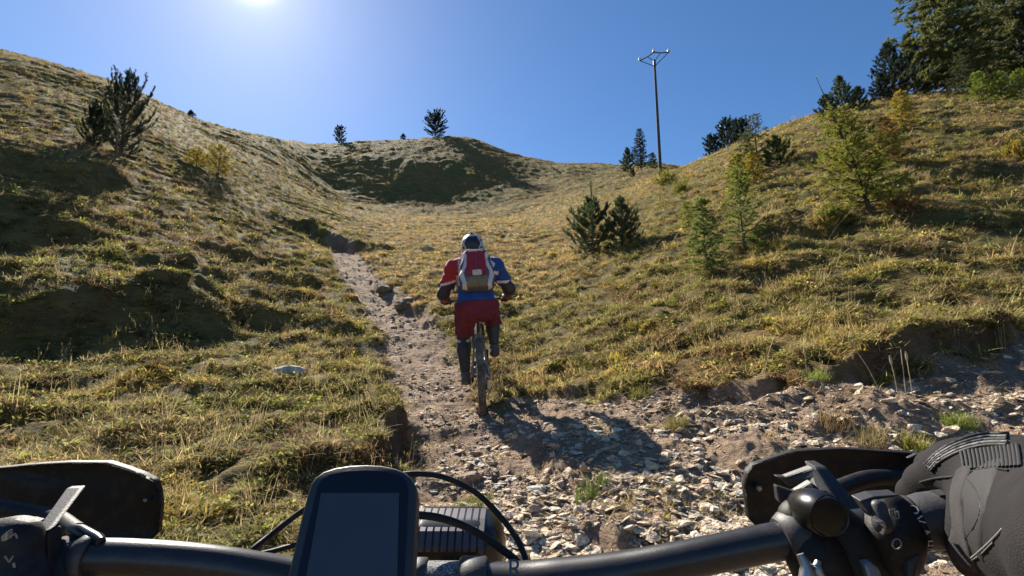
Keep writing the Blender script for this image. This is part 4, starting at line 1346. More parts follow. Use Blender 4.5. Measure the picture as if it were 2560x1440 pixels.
def legs(P, g=0.0):
    a = sunion([sd_cone(P, HL, KL, 0.092 + g, 0.060 + g), sd_cone(P, KL, KL * 0.62 + AL * 0.38 + v3(0, -0.02, 0), 0.058 + g, 0.060 + g), sd_cone(P, KL * 0.62 + AL * 0.38 + v3(0, -0.02, 0), AL, 0.060 + g, 0.038 + g)], 0.03)
    b = sunion([sd_cone(P, HR, KR, 0.092 + g, 0.060 + g), sd_cone(P, KR, KR * 0.62 + AR * 0.38 + v3(0, -0.02, 0), 0.058 + g, 0.060 + g), sd_cone(P, KR * 0.62 + AR * 0.38 + v3(0, -0.02, 0), AR, 0.060 + g, 0.038 + g)], 0.03)
    return np.minimum(a, b)
def feet(P, g=0.0):
    r = []
    for A, T_ in ((AL, TL_), (AR, TR_)):
        heel = A + v3(0, -0.045, -0.055)
        r.append(sunion([sd_cone(P, heel, T_, 0.040 + g, 0.036 + g), sd_cone(P, A, heel + v3(0, 0.03, 0.01), 0.042 + g, 0.042 + g), sd_cone(P, T_, T_ + v3(0, 0.07, 0.0), 0.037 + g, 0.028 + g)], 0.02))
    return np.minimum(r[0], r[1])
AX = (v3(0, 0.50, 1.40) - v3(0, 0.20, 1.02)); AX /= np.linalg.norm(AX)         # up the spine
TM = np.stack([v3(1, 0, 0), np.cross(AX, v3(1, 0, 0)), AX], 1)                  # axes: right, out of the chest, up the spine
def torso(P, g=0.0):
    return sunion([sd_ell(P, (0, 0.19, 1.02), (0.175 + g, 0.135 + g, 0.14 + g), TM), sd_ell(P, (0, 0.30, 1.17), (0.155 + g, 0.115 + g, 0.20 + g), TM),
                   sd_ell(P, (0, 0.42, 1.31), (0.185 + g, 0.125 + g, 0.18 + g), TM), sd_cone(P, SL, SR, 0.062 + g, 0.062 + g)], 0.06)
def neck_head(P, g=0.0):
    d = sunion([sd_cone(P, (0, 0.47, 1.40), (-0.005, 0.56, 1.50), 0.062 + g, 0.055 + g), sd_ell(P, HC, (0.077, 0.098, 0.112)), sd_ell(P, HC + v3(0, 0.055, -0.07), (0.05, 0.05, 0.055))], 0.03)
    d = smin(d, sd_ell(P, HC + v3(0, 0.105, -0.025), (0.014, 0.024, 0.024)), 0.012)          # nose
    for sg in (-1, 1): d = smin(d, sd_ell(P, HC + v3(0.078 * sg, 0.0, -0.015), (0.012, 0.024, 0.034)), 0.01)
    for sg in (-1, 1): d = np.maximum(d, -sd_ell(P, HC + v3(0.03 * sg, 0.105, 0.012), (0.016, 0.014, 0.010)))
    return d
def hand(P, sg, g=0.0):
    w = WL if sg < 0 else WRi
    gx_ = 0.325 * sg
    kn = v3(gx_, 0.775, 1.022)
    ds = [sd_box(P, (w + kn) / 2 + v3(0, 0.008, 0), (0.042 + g, 0.038 + g, 0.018 + g), 0.014)]
    for i, (o, L) in enumerate(((-0.034, 0.9), (-0.012, 1.0), (0.011, 0.96), (0.033, 0.8))):
        k = kn + v3(o, 0.012, 0)
        ds.append(chain(P, [k, k + v3(0, 0.030 * L, -0.012), k + v3(0, 0.028 * L, -0.050), k + v3(0, -0.004, -0.066 * L)], [0.0105 + g, 0.010 + g, 0.0095 + g, 0.008 + g], 0.004))
    tb = w + v3(-0.035 * sg, 0.015, -0.005)
    ds.append(chain(P, [tb, tb + v3(-0.022 * sg, 0.03, -0.02), tb + v3(-0.018 * sg, 0.06, -0.045)], [0.013 + g, 0.011 + g, 0.009 + g], 0.004))
    return sunion(ds, 0.008)
def body_f(P):
    d = sunion([torso(P), arms(P), legs(P)], 0.05)
    d = smin(d, neck_head(P), 0.03)
    d = smin(d, feet(P), 0.02)
    return smin(d, np.minimum(hand(P, -1), hand(P, 1)), 0.012)
M_LEG = simple_mat('black_base_layer', (0.020, 0.019, 0.022), 0.85, noise=0.3, bump=0.3, bscale=300)
M_SKIN = simple_mat('skin', (0.45, 0.26, 0.19), 0.5, noise=0.1)
person = empty('person'); person.matrix_world = BM
tag(person, 'rider in red, white and blue jersey pedalling away up the trail', 'person')
sdf_mesh('body', body_f, (-0.50, -0.05, 0.12), (0.50, 0.92, 1.72), 0.0115, [M_LEG, M_SKIN], person,
         matf=lambda C: ((C[:, 2] > 1.455) & (C[:, 1] > 0.62)).astype(np.int32))
# jersey
def cloth_wr(P, a=0.006): return a * np.sin(P[:, 2] * 47 + 9 * P[:, 0] + 3 * np.sin(P[:, 1] * 21)) * np.sin(P[:, 0] * 23 + P[:, 2] * 11)
def jersey_f(P):
    d = sunion([torso(P, 0.016), arms(P, 0.030)], 0.05) + cloth_wr(P, 0.010)
    hem = (P - v3(0, 0.19, 0.965)) @ v3(0, 0.25, 0.97)
    neck = (P - v3(0, 0.50, 1.435)) @ v3(0, 0.5, 0.86)
    cuffL = (P - (SL * 0.30 + EL_ * 0.70)) @ ((EL_ - SL) / np.linalg.norm(EL_ - SL))
    cuffR = (P - (SR * 0.30 + ER_ * 0.70)) @ ((ER_ - SR) / np.linalg.norm(ER_ - SR))
    cuff = np.where(P[:, 0] < -0.17, cuffL, np.where(P[:, 0] > 0.17, cuffR, -1))
    return np.maximum(np.maximum(d, -hem), np.maximum(neck, cuff))
cl = lambda n, c: simple_mat(n, c, 0.8, noise=0.12, scale=60, bump=0.25, bscale=500)
J_RED, J_BLUE, J_WHITE, J_PINK, J_WINE, J_CHAR = cl('red_jersey', (0.36, 0.020, 0.020)), cl('blue_jersey', (0.012, 0.052, 0.20)), cl('white_jersey', (0.66, 0.62, 0.64)), cl('pale_pink_jersey', (0.52, 0.33, 0.36)), cl('wine_jersey', (0.20, 0.02, 0.05)), cl('charcoal_jersey', (0.03, 0.03, 0.04))
def jersey_m(C):
    x, y, z = C.T
    n = np.sin(x * 31 + z * 17) + np.sin(z * 39 - x * 21 + 1)
    m = np.full(len(C), 2)
    m = np.where((np.abs(x) < 0.17) & (z > 1.34), 4, m)
    m = np.where((x < -0.15), 0, m)
    m = np.where((x < -0.13) & (x > -0.19) & (z < 1.30), 3, m)
    m = np.where((x < -0.2) & (np.abs((z - 1.215) - 0.25 * (x + 0.28)) < 0.012), 2, m)
    m = np.where((x < -0.2) & (np.abs((z - 1.185) - 0.25 * (x + 0.28)) < 0.012), 5, m)
    m = np.where(x > 0.150, 1, m)
    m = np.where((x > 0.10) & (x < 0.185 + 0.02 * np.sin(z * 60)) & (z > 1.35), 2, m)
    m = np.where((x > 0.15) & (np.abs(z - 1.285 - 0.7 * (x - 0.19) + 0.012 * np.sin(x * 120)) < 0.018) & (x < 0.235), 2, m)
    m = np.where((x > 0.12) & (x < 0.19) & (z < 1.27), 5, m)
    m = np.where((z < 1.20) & (np.abs(x) < 0.2), 1, m)
    m = np.where((z < 1.14) & (x > 0.10) & (n > 0.4), 4, m)
    m = np.where((x > 0.09) & (x < 0.165) & (z > 1.20), 2, m)
    m = np.where((x < -0.09) & (x > -0.165) & (z > 1.20), 3, m)
    m = np.where((x < -0.2) & (z < 1.19), 5, m)
    m = np.where((x > 0.22) & (np.abs(z - 1.20) < 0.014), 2, m)
    m = np.where((x > 0.2) & (z < 1.175), 5, m)
    return m
sdf_mesh('jersey', jersey_f, (-0.48, -0.05, 0.86), (0.48, 0.75, 1.52), 0.009, [J_RED, J_BLUE, J_WHITE, J_PINK, J_WINE, J_CHAR], person, matf=jersey_m)
# baggy shorts
def shorts_f(P):
    d = sunion([torso(P, 0.024), legs(P, 0.026)], 0.07) + cloth_wr(P, 0.012)
    waist = (P - v3(0, 0.19, 1.045)) @ v3(0, 0.25, 0.97)
    eL = (P - (HL * 0.05 + KL * 0.95)) @ ((KL - HL) / np.linalg.norm(KL - HL)); eR = (P - (HR * 0.05 + KR * 0.95)) @ ((KR - HR) / np.linalg.norm(KR - HR))
    low = np.where(P[:, 0] < 0, eL, eR)
    cut = np.where(P[:, 2] < 0.98, low, -1)
    shin = np.where((P[:, 2] < 0.66) | ((P[:, 0] > 0) & (P[:, 2] < 0.76)), 0.05, -1)
    return np.maximum(np.maximum(d, waist), np.maximum(cut, shin))
sdf_mesh('shorts', shorts_f, (-0.34, -0.1, 0.60), (0.34, 0.75, 1.12), 0.009, [cl('dark_red_shorts', (0.12, 0.008, 0.024))], person)
M_PAD = simple_mat('black_pad', (0.022, 0.021, 0.023), 0.55, noise=0.3, bump=0.3)
M_PADL = simple_mat('grey_pad_print', (0.40, 0.40, 0.41), 0.6)
for S_, E_, W_, sg in ((SL, EL_, WL, -1), (SR, ER_, WRi, 1)):
    a = S_ * 0.36 + E_ * 0.64; b = E_ * 0.45 + W_ * 0.55
    f = lambda P, a=a, b=b, E_=E_: chain(P, [a, E_, b], [0.060, 0.062, 0.046], 0.03)
    lo = np.minimum(np.minimum(a, b), E_) - 0.08; hi = np.maximum(np.maximum(a, b), E_) + 0.08
    sdf_mesh('elbow_pad', f, lo, hi, 0.008, [M_PAD], person)
    f2 = lambda P, b=b, W_=W_: sd_cone(P, b, b * 0.45 + W_ * 0.55, 0.0475, 0.042)
    sdf_mesh('sleeve_cuff', f2, np.minimum(b, W_) - 0.06, np.maximum(b, W_) + 0.06, 0.007, [cl('red_cuff', (0.30, 0.02, 0.03))], person)
for K_, A_, sg in ((KL, AL, -1), (KR, AR, 1)):
    mid = K_ * 0.62 + A_ * 0.38 + v3(0, -0.02, 0)
    low = K_ * 0.12 + A_ * 0.88
    f = lambda P, K_=K_, mid=mid, low=low: chain(P, [K_, mid, low], [0.070, 0.070, 0.050], 0.02)
    pts = np.stack([K_, mid, low]); 
    def pm(C, K_=K_): return (((np.abs(C[:, 2] - (K_[2] - 0.06)) < 0.012) & (np.abs(C[:, 0] - K_[0]) > 0.03))).astype(np.int32)
    sdf_mesh('shin_pad', f, pts.min(0) - 0.09, pts.max(0) + 0.09, 0.008, [M_PAD, M_PADL], person, matf=pm)
M_SHOE = simple_mat('dusty_shoe', (0.075, 0.068, 0.062), 0.8, noise=0.4, bump=0.3)
M_SOLE = simple_mat('shoe_sole', (0.16, 0.14, 0.12), 0.8, noise=0.3)
for A_, T_ in ((AL, TL_), (AR, TR_)):
    c = (A_ + T_) / 2
    f = lambda P: np.maximum(feet(P, 0.007), P[:, 2] - (A_[2] + 0.03))
    sdf_mesh('shoe', f, c - v3(0.08, 0.20, 0.12), c + v3(0.08, 0.22, 0.14), 0.007, [M_SHOE, M_SOLE], person,
             matf=lambda C, T_=T_: (C[:, 2] < T_[2] - 0.018).astype(np.int32))
for sg in (-1, 1):
    w = WL if sg < 0 else WRi
    f = lambda P, sg=sg: hand(P, sg, 0.003)
    sdf_mesh('glove', f, w - v3(0.09, 0.05, 0.11), w + v3(0.09, 0.15, 0.07), 0.0045, [M_PAD], person)
# helmet: white shell with a dark rear panel, vents and a camera mount
M_HW = simple_mat('white_helmet_shell', (0.46, 0.44, 0.39), 0.3, noise=0.08)
M_HB = simple_mat('black_helmet_panel', (0.014, 0.014, 0.016), 0.4, noise=0.2)
Hc = HC + v3(0, -0.012, 0.030)
def helmet_f(P):
    d = sunion([sd_ell(P, Hc, (0.120, 0.148, 0.128)), sd_ell(P, Hc + v3(0, -0.05, -0.05), (0.106, 0.09, 0.09))], 0.04)
    d = np.maximum(d, -sd_ell(P, HC + v3(0, 0.0, -0.01), (0.083, 0.110, 0.120)))
    cut = (P - (Hc + v3(0, 0, -0.075))) @ v3(0, 0.42, -0.90)
    ears = -sd_box(P, Hc + v3(0, 0.14, -0.09), (0.2, 0.10, 0.09), 0.03)
    return np.maximum(np.maximum(d, cut), ears)
def helmet_m(C):
    q = C - Hc
    rear = (q[:, 1] < -0.015) & (np.abs(q[:, 0]) < 0.070 + 0.010 * np.sin(q[:, 2] * 55) - 0.25 * np.maximum(q[:, 2] - 0.06, 0)) & (q[:, 2] < 0.100)
    vent = (np.abs(np.abs(q[:, 0]) - 0.090) < 0.010) & (np.abs(np.sin(q[:, 2] * 46 + 0.6)) < 0.42) & (q[:, 1] < 0.05)
    return (rear | vent).astype(np.int32)
hm = sdf_mesh('helmet', helmet_f, Hc - 0.18, Hc + 0.18, 0.0055, [M_HW, M_HB], person, matf=helmet_m)
V, Fc = [], []
boxv(V, Fc, Hc + v3(0.0, -0.02, 0.122), (0.018, 0.024, 0.010)); boxv(V, Fc, Hc + v3(-0.004, -0.012, 0.136), (0.006, 0.012, 0.008))
mesh_np('camera_mount', V, Fc, [M_HB], hm, smooth=False)
V, Fc = [], []
tube(V, Fc, [Hc + v3(0, -0.125, -0.052), Hc + v3(0, -0.143, -0.058)], [0.014, 0.011], 12)
mesh_np('fit_dial', V, Fc, [M_STEEL], hm)

# ---- the backpack on the rider's back
OUT = -TM[:, 1] if TM[1, 1] > 0 else TM[:, 1]          # away from the spine, towards the camera
PK = v3(0.015, 0.36, 1.235) + OUT * 0.185
PM_ = np.stack([v3(1, 0, 0), OUT, AX], 1)
pack = empty('backpack'); pack.matrix_world = BM
tag(pack, 'red and grey backpack with olive base worn by the rider', 'backpack')
def pl(P): return (P - PK) @ PM_
def pack_f(P):
    q = pl(P)
    w = 0.168 - 0.045 * np.clip((q[:, 2] + 0.05) / 0.28, 0, 1)
    qq = q.copy(); qq[:, 0] = q[:, 0] * 0.15 / w
    return sd_box(qq, (0, -0.005, 0), (0.15, 0.085, 0.225), 0.07) * 0.9 + 0.006 * np.sin(q[:, 2] * 52 + 3 * np.sin(q[:, 0] * 30)) * np.sin(q[:, 0] * 37 + 1)
c1 = cl('pack_grey', (0.085, 0.075, 0.095)); c2 = cl('pack_white', (0.55, 0.50, 0.49)); c3 = cl('pack_red', (0.27, 0.014, 0.032)); c4 = cl('pack_olive', (0.17, 0.145, 0.085)); c5 = cl('pack_patch', (0.60, 0.52, 0.40)); c6 = cl('pack_wine', (0.17, 0.05, 0.085))
def pack_m(C):
    q = pl(C)
    m = np.zeros(len(C), int)
    m = np.where((np.abs(np.abs(q[:, 0]) - 0.112 + 0.12 * np.minimum(q[:, 2], 0.0) + 0.02 * np.sin(q[:, 2] * 22)) < 0.021) & (q[:, 1] > 0.0), 1, m)
    m = np.where(q[:, 2] > 0.165, 2, m)
    return m
LO, HI = PK - v3(0.2, 0.27, 0.27), PK + v3(0.2, 0.27, 0.27)
sdf_mesh('bag', pack_f, LO, HI, 0.009, [c1, c2, c6], pack, matf=pack_m)
def patch(name, cx, cz, hw, hz, lift, mat, tap=0.0):
    def f(P):
        q = pl(P)
        w = hw - tap * (q[:, 2] - cz)
        return np.maximum(np.maximum(pack_f(P) - lift, np.maximum(np.abs(q[:, 0] - cx) - w, np.abs(q[:, 2] - cz) - hz)), -q[:, 1] + 0.02)
    return sdf_mesh(name, f, LO, HI, 0.0085, [mat], pack)
patch('front_panel', 0, 0.03, 0.092, 0.135, 0.010, c3, 0.05)
patch('base_panel', 0, -0.170, 0.098, 0.045, 0.009, c4, 0.0)
patch('label_patch', 0.004, -0.085, 0.044, 0.028, 0.014, c5)
patch('zip', 0.0, 0.035, 0.0045, 0.10, 0.014, c1)
patch('top_trim', 0, 0.172, 0.075, 0.012, 0.013, c2)
V, Fc = [], []
lp = [PK + PM_ @ v3(x, y, z) for x, y, z in ((-0.035, -0.03, 0.215), (-0.025, 0.0, 0.245), (0.025, 0.0, 0.245), (0.035, -0.03, 0.215))]
b_ = bez(lp, 6); tube(V, Fc, b_, [0.006] * len(b_), 6)
mesh_np('carry_loop', V, Fc, [c1], pack)
for sg in (-1, 1):
    V, Fc = [], []
    pts = [PK + PM_ @ v3(0.085 * sg, -0.05, 0.20), v3(0.105 * sg, 0.44, 1.462), v3(0.125 * sg, 0.56, 1.40), v3(0.15 * sg, 0.50, 1.22), PK + PM_ @ v3(0.14 * sg, -0.07, -0.15)]
    b_ = bez(pts, 6); tube(V, Fc, b_, [0.016] * len(b_), 8)
    mesh_np('shoulder_strap', V, Fc, [c6], pack)

clock('rider')
# ================================================================ the camera wearer's own handlebar, controls and hand
M_BAR = simple_mat('satin_black_bar', (0.016, 0.016, 0.018), 0.33, noise=0.25, scale=60, bump=0.08, bscale=900, dust=0.10)
M_PLA = simple_mat('matt_black_plastic', (0.006, 0.0055, 0.0065), 0.6, noise=0.25, scale=40, bump=0.12, bscale=700, spec=0.35, dust=0.10)
M_PLG = simple_mat('grey_black_plastic', (0.030, 0.030, 0.033), 0.55, noise=0.15, scale=40, bump=0.1, bscale=700, dust=0.16)
M_GLOSS = simple_mat('gloss_black', (0.007, 0.007, 0.008), 0.26, noise=0.1, dust=0.08)
M_SILV = simple_mat('brushed_alloy', (0.30, 0.30, 0.31), 0.42, metal=1.0, noise=0.15)
M_MARK = simple_mat('white_print', (0.52, 0.52, 0.52), 0.6)
M_MARKD = simple_mat('dim_print', (0.19, 0.19, 0.20), 0.6)
def speckle_mat():
    m, nt, b = new_mat('speckled_clamp')
    tc = nt.nodes.new('ShaderNodeTexCoord'); nz = nt.nodes.new('ShaderNodeTexNoise'); nz.inputs['Scale'].default_value = 900
    nt.links.new(tc.outputs['Object'], nz.inputs['Vector'])
    rp = ramp(nt, [(0.45, (0.03, 0.03, 0.032)), (0.62, (0.30, 0.30, 0.31))]); nt.links.new(nz.outputs['Fac'], rp.inputs['Fac'])
    nt.links.new(rp.outputs['Color'], b.inputs['Base Color']); b.inputs['Roughness'].default_value = 0.4
    return m
A = lambda px, py, d: np.array(at(px, py, d))

CAMX = v3(1, 0, 0); CAMY = v3(0, -SP, CP); CAMZ = v3(0, CP, SP)          # right, up, away
def cam_to_world(V): return np.array(cam.location) + V[:, :1] * CAMX + V[:, 1:2] * CAMY + V[:, 2:3] * CAMZ
def q(px, py, d): return v3((px - CX) / F_PX * d, (CY - py) / F_PX * d, d)
ebike = empty('mountain_bike', tuple(A(1120, 1462, 0.35)))
tag(ebike, 'black handlebar with hand guards and controls filling the bottom of the picture', 'bicycle')
OB = A(1120, 1462, 0.35)
def cmesh(name, V, Fc, mats, parent=None, smooth=True):
    par = parent if parent is not None else ebike
    o = mesh_np(name, np.array(V) - OB, Fc, mats, par, smooth)
    return o
# bar
cp_ = [(-330, 1402, .285, 11), (-100, 1398, .294, 11), (150, 1394, .304, 11), (330, 1395, .311, 11), (520, 1410, .321, 11.4), (720, 1444, .334, 12.6), (860, 1462, .342, 15.5), (990, 1467, .348, 15.9), (1250, 1467, .350, 15.9), (1400, 1455, .343, 15.2),
       (1560, 1430, .333, 12.8), (1720, 1398, .322, 11.4), (1950, 1352, .311, 11), (2150, 1322, .301, 11), (2350, 1300, .291, 11), (2600, 1275, .281, 11), (2860, 1252, .272, 11)]
bp_ = bez([A(a, b, c) for a, b, c, r in cp_], 8)
br_ = np.interp(np.linspace(0, len(cp_) - 1, len(bp_)), np.arange(len(cp_)), [r / 1000 for *_, r in cp_])
V, Fc = [], []
tube(V, Fc, bp_, br_, 24)
bar_o = cmesh('handlebar', V, Fc, [M_BAR])
V, Fc = [], []
tube(V, Fc, [A(1063, 1467, .349), A(1158, 1467, .350)], [0.0163, 0.0163], 32)
cmesh('clamp_zone', V, Fc, [speckle_mat()])
for px, w, r in ((1046, 20, 0.0185), (1183, 34, 0.0195)):
    V, Fc = [], []
    tube(V, Fc, [A(px - w, 1467, .349), A(px - w + 4, 1467, .349), A(px + w - 4, 1467, .349), A(px + w, 1467, .349)], [r - 0.0012, r, r, r - 0.0012], 32)
    st = cmesh('stem_clamp', V, Fc, [M_PLG])
V, Fc = [], []
tube(V, Fc, [A(1115, 1480, .35), A(1120, 1640, .40)], [0.020, 0.024], 20)
cmesh('stem', V, Fc, [M_BAR])

def plate(name, outline, thick, mat, parent=None, bev=0.0012, dirv=None, smooth=False):
    """flat or gently curved piece from an outline of (px, py, distance) points, with real thickness"""
    P = [A(*p) for p in outline]
    n = CAMZ if dirv is None else np.asarray(dirv, float)
    V = P + [p + n * thick for p in P]
    k = len(P)
    Fc = [list(range(k)), list(range(2 * k - 1, k - 1, -1))] + [[i, i + k, (i + 1) % k + k, (i + 1) % k] for i in range(k)]
    o = cmesh(name, V, Fc, [mat], parent, smooth)
    bm = bmesh.new(); bm.from_mesh(o.data); bmesh.ops.recalc_face_normals(bm, faces=bm.faces); bm.to_mesh(o.data); bm.free()
    if bev: bevel(o, bev)
    return o

def guard(name, outline, mat, lip):
    """moulded hand guard: curved shell with a rolled edge"""
    P = np.array([A(*p) for p in outline]); c = P.mean(0)
    k = len(P)
    rings = []
    for s, dz_ in ((1.0, -0.004), (1.0, 0.0), (0.97, 0.002), (0.80, 0.006), (0.5, 0.009), (0.0, 0.010)):
        rings.append(c + (P - c) * s + CAMZ * dz_)
    back = [r + CAMZ * 0.0032 for r in rings]
    V = np.concatenate(rings[:-1] + [rings[-1][:1]] + back[:-1] + [back[-1][:1]])
    m = len(rings) - 1; off = m * k + 1
    Fc = []
    for o_, flip in ((0, False), (off, True)):
        for r in range(m - 1):
            for i in range(k):
                q = [o_ + r * k + i, o_ + r * k + (i + 1) % k, o_ + (r + 1) * k + (i + 1) % k, o_ + (r + 1) * k + i]
                Fc.append(q[::-1] if flip else q)
        for i in range(k):
            q = [o_ + (m - 1) * k + i, o_ + (m - 1) * k + (i + 1) % k, o_ + m * k]
            Fc.append(q[::-1] if flip else q)
    for i in range(k): Fc.append([i, off + i, off + (i + 1) % k, (i + 1) % k])
    o = cmesh(name, V, Fc, [mat], None, True)
    bm = bmesh.new(); bm.from_mesh(o.data); bmesh.ops.recalc_face_normals(bm, faces=bm.faces); bm.to_mesh(o.data); bm.free()
    return o
def dens_outline(pts, n=5):
    out = []
    for i in range(len(pts)):
        a = np.array(pts[i], float); b = np.array(pts[(i + 1) % len(pts)], float)
        for k in range(n): out.append(tuple(a + (b - a) * k / n))
    return out
gr = guard('hand_guard', dens_outline([(1858, 1215, .405), (1864, 1180, .405), (1880, 1160, .405), (1930, 1143, .405), (1985, 1125, .405), (2105, 1120, .40), (2310, 1133, .39), (2480, 1142, .38), (2680, 1150, .36), (2680, 1350, .36), (2300, 1335, .39), (1985, 1330, .405), (1890, 1316, .405), (1868, 1292, .405)], 4), M_PLA, 0)
tag(gr, 'right-hand black moulded hand guard')
gl = guard('hand_guard', dens_outline([(404, 1262, .40), (401, 1228, .40), (392, 1200, .40), (362, 1184, .40), (318, 1168, .40), (272, 1154, .40), (170, 1154, .395), (90, 1159, .39), (0, 1168, .385), (-160, 1180, .37), (-160, 1375, .37), (60, 1370, .385), (240, 1366, .395), (375, 1352, .40), (398, 1330, .40)], 4), M_PLA, 0)
tag(gl, 'left-hand black moulded hand guard')
def bolt(px, py, d, r, parent, name='bolt'):
    V, Fc = [], []
    p = A(px, py, d)
    tube(V, Fc, [p + CAMZ * 0.006, p, p - CAMZ * 0.0015], [r, r, r * 0.6], 12)
    return cmesh(name, V, Fc, [M_SILV], parent)
bolt(1897, 1220, .404, 0.0030, gr)
bolt(365, 1249, .400, 0.0022, gl)
plate('guard_lip', [(2270, 1146, .378), (2292, 1135, .378), (2326, 1135, .378), (2326, 1141, .378), (2290, 1143, .378)], 0.003, M_PLG, gr, 0.0005)

# brake master cylinder, clamp and guard bracket on the right
plate('guard_bracket', [(2036, 1168, .338), (2068, 1167, .338), (2152, 1268, .315), (2150, 1300, .312), (2110, 1300, .312), (2080, 1240, .322)], 0.014, M_PLG, None, 0.0016)
plate('guard_bracket', [(1940, 1192, .352), (1965, 1193, .35), (2036, 1168, .34), (2078, 1232, .325), (2040, 1228, .33), (2030, 1198, .338), (1976, 1218, .35), (1962, 1205, .351)], 0.006, M_PLG, None, 0.0012)
plate('guard_bracket', [(1942, 1215, .340), (1988, 1231, .338), (2032, 1204, .334), (2042, 1232, .330), (1980, 1262, .334), (1948, 1258, .34)], 0.006, M_PLG, None, 0.0012)
V, Fc = [], []
tube(V, Fc, [A(2016, 1272, .320), A(2020, 1272, .312), A(2035, 1276, .301), A(2062, 1285, .291), A(2064, 1286, .2905)], [0.011, 0.0122, 0.0126, 0.0126, 0.0115], 28)
cmesh('reservoir', V, Fc, [M_GLOSS])
V, Fc = [], []
tube(V, Fc, [A(2053, 1281, .300), A(2071, 1290, .287), A(2073, 1291, .2862)], [0.0110, 0.0110, 0.0100], 28)
cmesh('reservoir_cap', V, Fc, [M_GLOSS])
V, Fc = [], []
tube(V, Fc, [A(1952, 1352, .311), A(1966, 1349, .311), A(2010, 1343, .308), A(2050, 1340, .307)], [0.0130, 0.0160, 0.0165, 0.0150], 28)
cmesh('brake_clamp', V, Fc, [M_PLG])
def bodyc(name, pts, rad, mat, h=0.002, k=0.006, parent=None):
    Q = [A(*p) for p in pts]
    f = lambda P: chain(P, Q, rad, k)
    lo = np.min(Q, 0) - max(rad) - 0.006; hi = np.max(Q, 0) + max(rad) + 0.006
    V, F = surface(f, lo, hi, h)
    return cmesh(name, V, F, [mat], parent)
bodyc('brake_body', [(2000, 1300, .313), (2040, 1380, .303), (2080, 1470, .295)], [0.013, 0.017, 0.019], M_PLA)
bodyc('brake_body', [(2085, 1300, .303), (2135, 1360, .300), (2150, 1470, .295)], [0.011, 0.016, 0.020], M_PLA)
V, Fc = [], []
b_ = bez([A(2000, 1385, .285), A(2016, 1418, .282), A(2018, 1452, .280)], 8); tube(V, Fc, b_, np.linspace(0.0022, 0.0048, len(b_)), 8)
cmesh('lever_pivot', V, Fc, [M_SILV])
V, Fc = [], []
b_ = bez([A(2046, 1402, .283), A(2044, 1425, .281), A(2056, 1460, .280)], 8); tube(V, Fc, b_, np.linspace(0.0018, 0.0042, len(b_)), 8)
cmesh('lever_pivot', V, Fc, [M_SILV])
V, Fc = [], []
b_ = bez([A(2065, 1235, .345), A(2180, 1195, .375), A(2320, 1200, .382), (A(2480, 1215, .372))], 8); tube(V, Fc, b_, [0.006] * len(b_), 10)
cmesh('brake_lever', V, Fc, [M_PLA])
# gear shifter / dropper remote with printed symbols
sh = bodyc('shifter_body', [(2225, 1285, .295), (2235, 1340, .288), (2245, 1392, .285)], [0.0125, 0.0140, 0.0115], M_PLA, 0.0016)
plate('shifter_cover', [(2150, 1252, .284), (2186, 1241, .284), (2246, 1237, .284), (2248, 1241, .284), (2200, 1249, .283), (2180, 1262, .282), (2188, 1300, .279), (2172, 1282, .280)], 0.008, M_PLG, None, 0.0012)
bodyc('shifter_paddle', [(2196, 1268, .281), (2206, 1312, .277)], [0.0042, 0.0050], M_PLG, 0.0010)
plate('paddle_end', [(2194, 1306, .271), (2212, 1304, .271), (2217, 1318, .271), (2210, 1338, .272), (2206, 1338, .272), (2212, 1322, .271)], 0.004, M_SILV, None, 0.0006)
plate('lower_lever', [(2163, 1412, .272), (2182, 1410, .272), (2198, 1420, .270), (2206, 1440, .268), (2200, 1470, .266), (2174, 1452, .268)], 0.006, M_SILV, None, 0.001)
plate('lower_lever', [(2272, 1402, .272), (2304, 1385, .272), (2296, 1420, .270), (2292, 1470, .268), (2272, 1470, .268)], 0.005, M_PLG, None, 0.001)
plate('side_tab', [(2270, 1376, .276), (2277, 1342, .276), (2306, 1336, .276), (2300, 1358, .276)], 0.004, M_PLG, None, 0.0008)
def stroke(name, pts, r, mat, parent, close=False):
    V, Fc = [], []
    P = [A(*p) for p in pts]
    if close: P = P + [P[0]]
    for i in range(len(P) - 1): tube(V, Fc, [P[i], P[i + 1]], [r, r], 5)
    o = cmesh(name, V, Fc, [mat], parent, False)
    return o
dS = .2735
stroke('symbol', [(2223, 1274, dS), (2236, 1272, dS), (2239, 1290, dS), (2226, 1292, dS)], 0.00032, M_MARKD, sh, True)
stroke('symbol', [(2240, 1280, dS), (2245, 1278, dS), (2248, 1295, dS), (2235, 1297, dS), (2234, 1292, dS)], 0.00032, M_MARKD, sh)
stroke('symbol', [(2242 + 11 * math.cos(t), 1360 + 13 * math.sin(t), .2715) for t in np.linspace(0, 2 * math.pi, 17)[:-1]], 0.00040, M_MARKD, sh, True)

